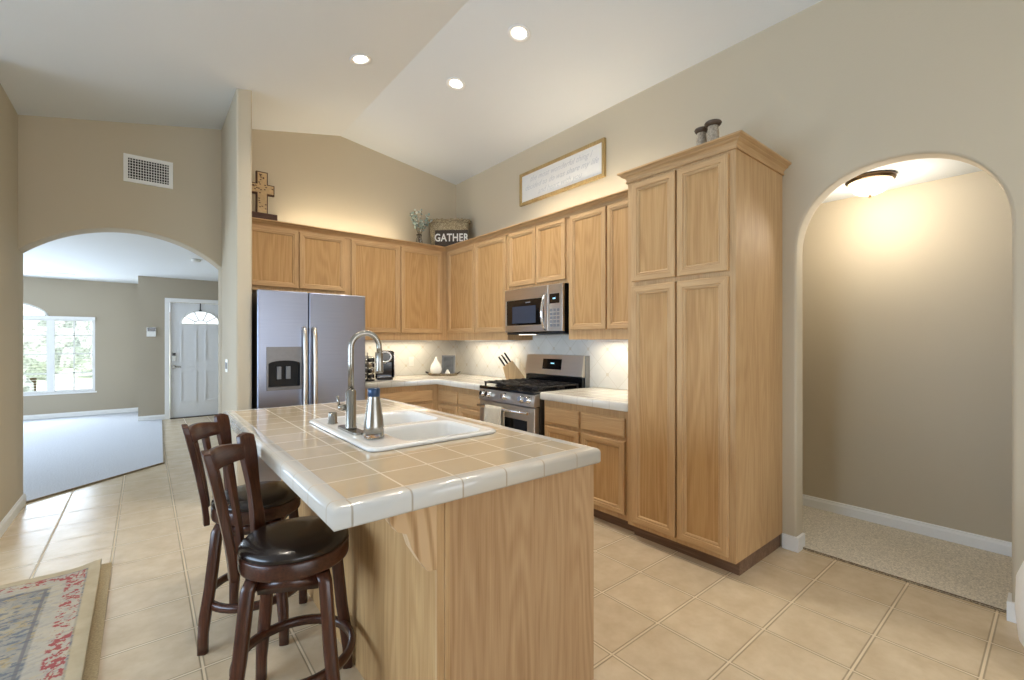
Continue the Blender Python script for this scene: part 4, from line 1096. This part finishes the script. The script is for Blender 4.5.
obj('lettering', text_bm('GATHER', .135, Matrix.Translation((.005, -.0105, .150)) @ Matrix.Rotation(PI / 2, 4, 'X') @ Matrix.Scale(.80, 4, (1, 0, 0)), .001, bold=.003, spacing=1.08), M['letter'], t, local=True)
# vase with greenery
vx, vy = 2.66, 5.10
t = thing('flower_vase', 'clear glass vase on top of the cabinets beside the corner basket', 'vase', (vx, vy, ZTOP))
obj('glass_body', lathe([(0, 0), (.045, 0), (.05, .02), (.042, .08), (.028, .14), (.034, .17), (.031, .17), (.024, .14), (.037, .08), (.044, .02), (0, .008)], (vx, vy, ZTOP)), M['jar'], t)
t = thing('eucalyptus_sprigs', 'pale sage leafy sprigs standing in the glass vase', 'plant', (vx, vy, ZTOP + .02))
stm = bmesh.new(); lf = bmesh.new(); bl_ = bmesh.new()
for k in range(11):
    a = random.uniform(0, 2 * PI); sp = random.uniform(.05, .17) ; hh = random.uniform(.32, .49)
    if k % 2: a = random.choice((0, PI)) + random.uniform(-.5, .5)
    p0 = Vector((vx, vy, ZTOP + .03)); p1 = Vector((vx + .01 * math.cos(a), vy + .01 * math.sin(a), ZTOP + .16)); p2 = Vector((vx + sp * math.cos(a), vy + sp * .6 * math.sin(a), ZTOP + hh))
    add_tube(stm, [p0, p1, (p1 + p2) / 2 + Vector((0, 0, .01)), p2], .0025, seg=5)
    for j in range(9):
        f_ = .35 + .65 * j / 8; c = p1.lerp(p2, f_)
        d = Vector((random.uniform(-1, 1), random.uniform(-1, 1), random.uniform(-.4, 1))).normalized()
        s_ = d.cross(Vector((.3, .2, 1))).normalized(); L = random.uniform(.028, .046); W = L * .42
        q = [c, c + d * L * .5 + s_ * W, c + d * L, c + d * L * .5 - s_ * W]
        up = d.cross(s_) * .003
        tgt = lf if random.random() < .7 else bl_
        va = [tgt.verts.new(p + up) for p in q]; vb = [tgt.verts.new(p - up) for p in q]
        tgt.faces.new(va); tgt.faces.new(vb[::-1])
        for i in range(4): tgt.faces.new((va[i], va[(i + 1) % 4], vb[(i + 1) % 4], vb[i]))
obj('stems', stm, M['stemm'], t); obj('leaves', lf, M['leaf'], t); obj('pale_blossoms', bl_, M['leafw'], t)
# two small urns on pantry
def urn(x, y, s, hz, lab):
    t = thing('ceramic_urn', lab, 'urn', (x, y, 2.552), group='urns on the pantry')
    obj('urn_body', lathe([(0, 0), (.030 * s, 0), (.030 * s, .010 * s), (.022 * s, .022 * s), (.030 * s, .055 * s), (.037 * s, .095 * s), (.038 * s, .125 * s), (.030 * s, .150 * s), (.034 * s, .158 * s)], (x, y, 2.552), M4=Matrix.Scale(hz, 4, (0, 0, 1))), M['ceramic_sp'], t)
    obj('rim', lathe([(0, .155 * s), (.034 * s, .155 * s), (.046 * s, .163 * s), (.052 * s, .172 * s), (.048 * s, .178 * s), (.030 * s, .172 * s), (0, .172 * s)], (x, y, 2.552), M4=Matrix.Scale(hz, 4, (0, 0, 1))), M['brownrim'], t)
urn(2.80, 1.412, 1.0, 1.25, 'larger speckled ceramic urn with dark rim on top of the pantry')
urn(2.83, 1.504, .86, 1.45, 'smaller speckled ceramic urn left of the larger one on top of the pantry')

# ------------------------------------------------------------------ things on the counters
# coffee maker
cx, cy = 2.14, 4.95
t = thing('coffee_maker', 'black and silver pod coffee maker on the back counter', 'coffee maker', (cx, cy, CT), (0, 0, math.radians(-20)))
obj('tank', B((-.10, .10, .0, .14, .0, .315), bev=.02), M['black'], t, local=True)
obj('brew_head', B((-.095, .095, -.15, .03, .20, .33), bev=.03), M['black'], t, local=True)
hd = bmesh.new(); add_tube(hd, [(.062 * math.cos(2 * PI * i / 24), -.155 - .0 * i, .262 + .055 * math.sin(2 * PI * i / 24)) for i in range(24)], .012, closed=True, seg=8)
obj('silver_ring', hd, M['chrome'], t, local=True)
obj('pod_door', B((-.045, .045, -.158, -.150, .225, .30), bev=.004), M['greyplastic'], t, local=True)
obj('silver_side', B((.096, .105, -.13, .12, .02, .32), bev=.004), M['chrome'], t, local=True)
obj('drip_tray', B((-.085, .085, -.15, .02, 0, .035), bev=.008), M['black'], t, local=True)
obj('tray_grid', B((-.07, .07, -.14, -.01, .0345, .038)), M['chrome'], t, local=True)
obj('nozzle', lathe([(.018, .205), (.018, .18), (.01, .175)], (0, -.08, 0), 14), M['chrome'], t, local=True)
# pod carousel
cx, cy = 1.905, 4.86
t = thing('pod_rack', 'silver wire rack of coffee pods beside the refrigerator', 'rack', (cx, cy, CT))
obj('base', lathe([(0, 0), (.075, 0), (.075, .012), (0, .012)], (cx, cy, CT), 24), M['blackmat'], t)
wr = bmesh.new()
for k in range(6):
    a = 2 * PI * k / 6
    add_tube(wr, [(cx + .03 * math.cos(a), cy + .03 * math.sin(a), CT + .012), (cx + .062 * math.cos(a), cy + .062 * math.sin(a), CT + .03), (cx + .062 * math.cos(a), cy + .062 * math.sin(a), CT + .26), (cx, cy, CT + .275)], .0035, seg=6)
add_tube(wr, [(cx, cy, CT + .01), (cx, cy, CT + .31)], .006, seg=8)
obj('wire_frame', wr, M['chrome'], t)
for k in range(6):
    a = 2 * PI * (k + .5) / 6
    for j in range(4):
        o = obj('coffee_pod', lathe([(0, 0), (.018, 0), (.023, .035), (.025, .037), (0, .038)], (0, 0, 0), 14, Matrix.Rotation(PI / 2, 4, 'Y')), M['blackmat'] if (k + j) % 3 else M['traymat'], t, local=True)
        o.location = (.035 * math.cos(a), .035 * math.sin(a), .05 + j * .06); o.rotation_euler = (0, 0, a)
# tray with vase, frame, ornament
tx, ty, ta = 2.96, 5.03, math.radians(-40)
t = thing('serving_tray', 'oval woven tray in the corner of the counter', 'tray', (tx, ty, CT), (0, 0, ta))
bm = bmesh.new(); seg = 32; rows = []
for s, z in ((.88, 0), (.96, .012), (1.0, .026), (.97, .027), (.92, .012), (.80, .008)):
    rows.append([bm.verts.new((.20 * s * math.cos(2 * PI * i / seg), .115 * s * math.sin(2 * PI * i / seg), z + .001)) for i in range(seg)])
for p, q_ in zip(rows, rows[1:]):
    for i in range(seg): bm.faces.new((p[i], p[(i + 1) % seg], q_[(i + 1) % seg], q_[i])).smooth = True
bm.faces.new(rows[0][::-1]); bm.faces.new(rows[-1])
obj('tray_body', bm, M['traymat'], t, local=True)
for s in (-1, 1):
    obj('handle', tube([(s * .185, -.04, .026), (s * .215, -.03, .043), (s * .220, 0, .047), (s * .215, .03, .043), (s * .185, .04, .026)], .006, seg=8), M['oldpaint'], t, local=True)
def on_tray(px, py): return (tx + px * math.cos(ta) - py * math.sin(ta), ty + px * math.sin(ta) + py * math.cos(ta), CT + .010)
p = on_tray(-.085, -.03)
tag(obj('teardrop_vase', lathe([(0, 0), (.045, 0), (.070, .035), (.078, .075), (.066, .12), (.038, .16), (.016, .195), (.011, .225), (.008, .225), (.008, .19), (0, .15)], p), M['porcelain']), 'white teardrop shaped vase standing on the woven tray', 'vase')
p = on_tray(.06, .04)
t = thing('photo_frame', 'small grey picture frame standing behind the vase on the tray', 'picture frame', p, (math.radians(-8), 0, ta))
obj('frame', frame_rect('y', -.008, .008, -.085, .085, .0, .245, .02), M['greyplastic'], t, local=True)
obj('picture', B((-.068, .068, -.003, .006, .018, .227)), plain('grey_photo', lin(92, 94, 96), .35, var=.35, vs=14), t, local=True)
p = on_tray(.065, -.045)
tag(obj('ceramic_ornament', lathe([(0, 0), (.022, 0), (.032, .018), (.030, .036), (.016, .048), (.018, .056), (.010, .066), (0, .068)], p, 20), M['porcelain']), 'tiny white ceramic ornament in front of the small grey frame', 'ornament')
# knife block: leaning block, knives toward -x
kx, ky = 3.14, 3.815
t = thing('knife_block', 'light wood knife block on the counter left of the range', 'knife block', (kx, ky, CT), (0, 0, math.radians(-36)))
kb = bmesh.new(); add_prism(kb, [(-.085, 0), (.11, 0), (.11, .045), (-.02, .225), (-.125, .155)], [], 'y', -.055, .055)
o = obj('block', kb, M['block'], t, local=True)
md = o.modifiers.new('soft_edge', 'BEVEL'); md.width = .004; md.segments = 2; md.limit_method = 'ANGLE'
for r in range(3):
    for c in range(3):
        f_ = .2 + .3 * r; bx, bz = -.125 + .105 * f_, .155 + .07 * f_; yy = -.034 + .034 * c
        dx, dz = -.555, .83; L = .115 - .012 * ((r + c) % 2)
        kh = obj('knife_handle', tube([(bx, yy, bz), (bx + dx * L * .5, yy, bz + dz * L * .5), (bx + dx * L, yy, bz + dz * L)], [.011, .013, .012], seg=8, flat=(1, .8)), M['black'], t, local=True)
        obj('rivet_cap', tube([(bx + dx * L, yy, bz + dz * L), (bx + dx * (L + .006), yy, bz + dz * (L + .006))], .0085, seg=8), M['chrome'], kh, local=True)

# ------------------------------------------------------------------ white rounded chair edge at lower right
t = thing('upholstered_chair', 'white rounded upholstered chair cut off by the right edge of the picture', 'chair', (2.95, -.088, 0), (0, 0, math.radians(120)))
obj('seat', lathe([(0, .06), (.19, .06), (.215, .10), (.225, .22), (.222, .36), (.20, .43), (.15, .45), (0, .455)], seg=40), M['sofa'], t, local=True)
bk = bmesh.new(); rows = []
for i in range(17):
    a = PI * .5 + PI * (i / 16) * 1.0 + 0
    cxx, cyy = math.cos(a), math.sin(a); h = .60 + .05 * math.sin(PI * i / 16)
    rows.append([bk.verts.new((cxx * r, cyy * r, z)) for r, z in ((.17, .40), (.175, h - .02), (.195, h), (.215, h - .02), (.228, .45), (.222, .34))])
for p_, q_ in zip(rows, rows[1:]):
    for k in range(6): bk.faces.new((p_[k], p_[(k + 1) % 6], q_[(k + 1) % 6], q_[k])).smooth = True
bk.faces.new(rows[0]); bk.faces.new(rows[-1][::-1])
obj('backrest', bk, M['sofa'], t, local=True)
for a in (45, 135, 225, 315):
    q = math.radians(a); obj('leg', tube([(.14 * math.cos(q), .14 * math.sin(q), .07), (.15 * math.cos(q), .15 * math.sin(q), 0)], [.016, .012], seg=8), M['darkwood'], t, local=True)
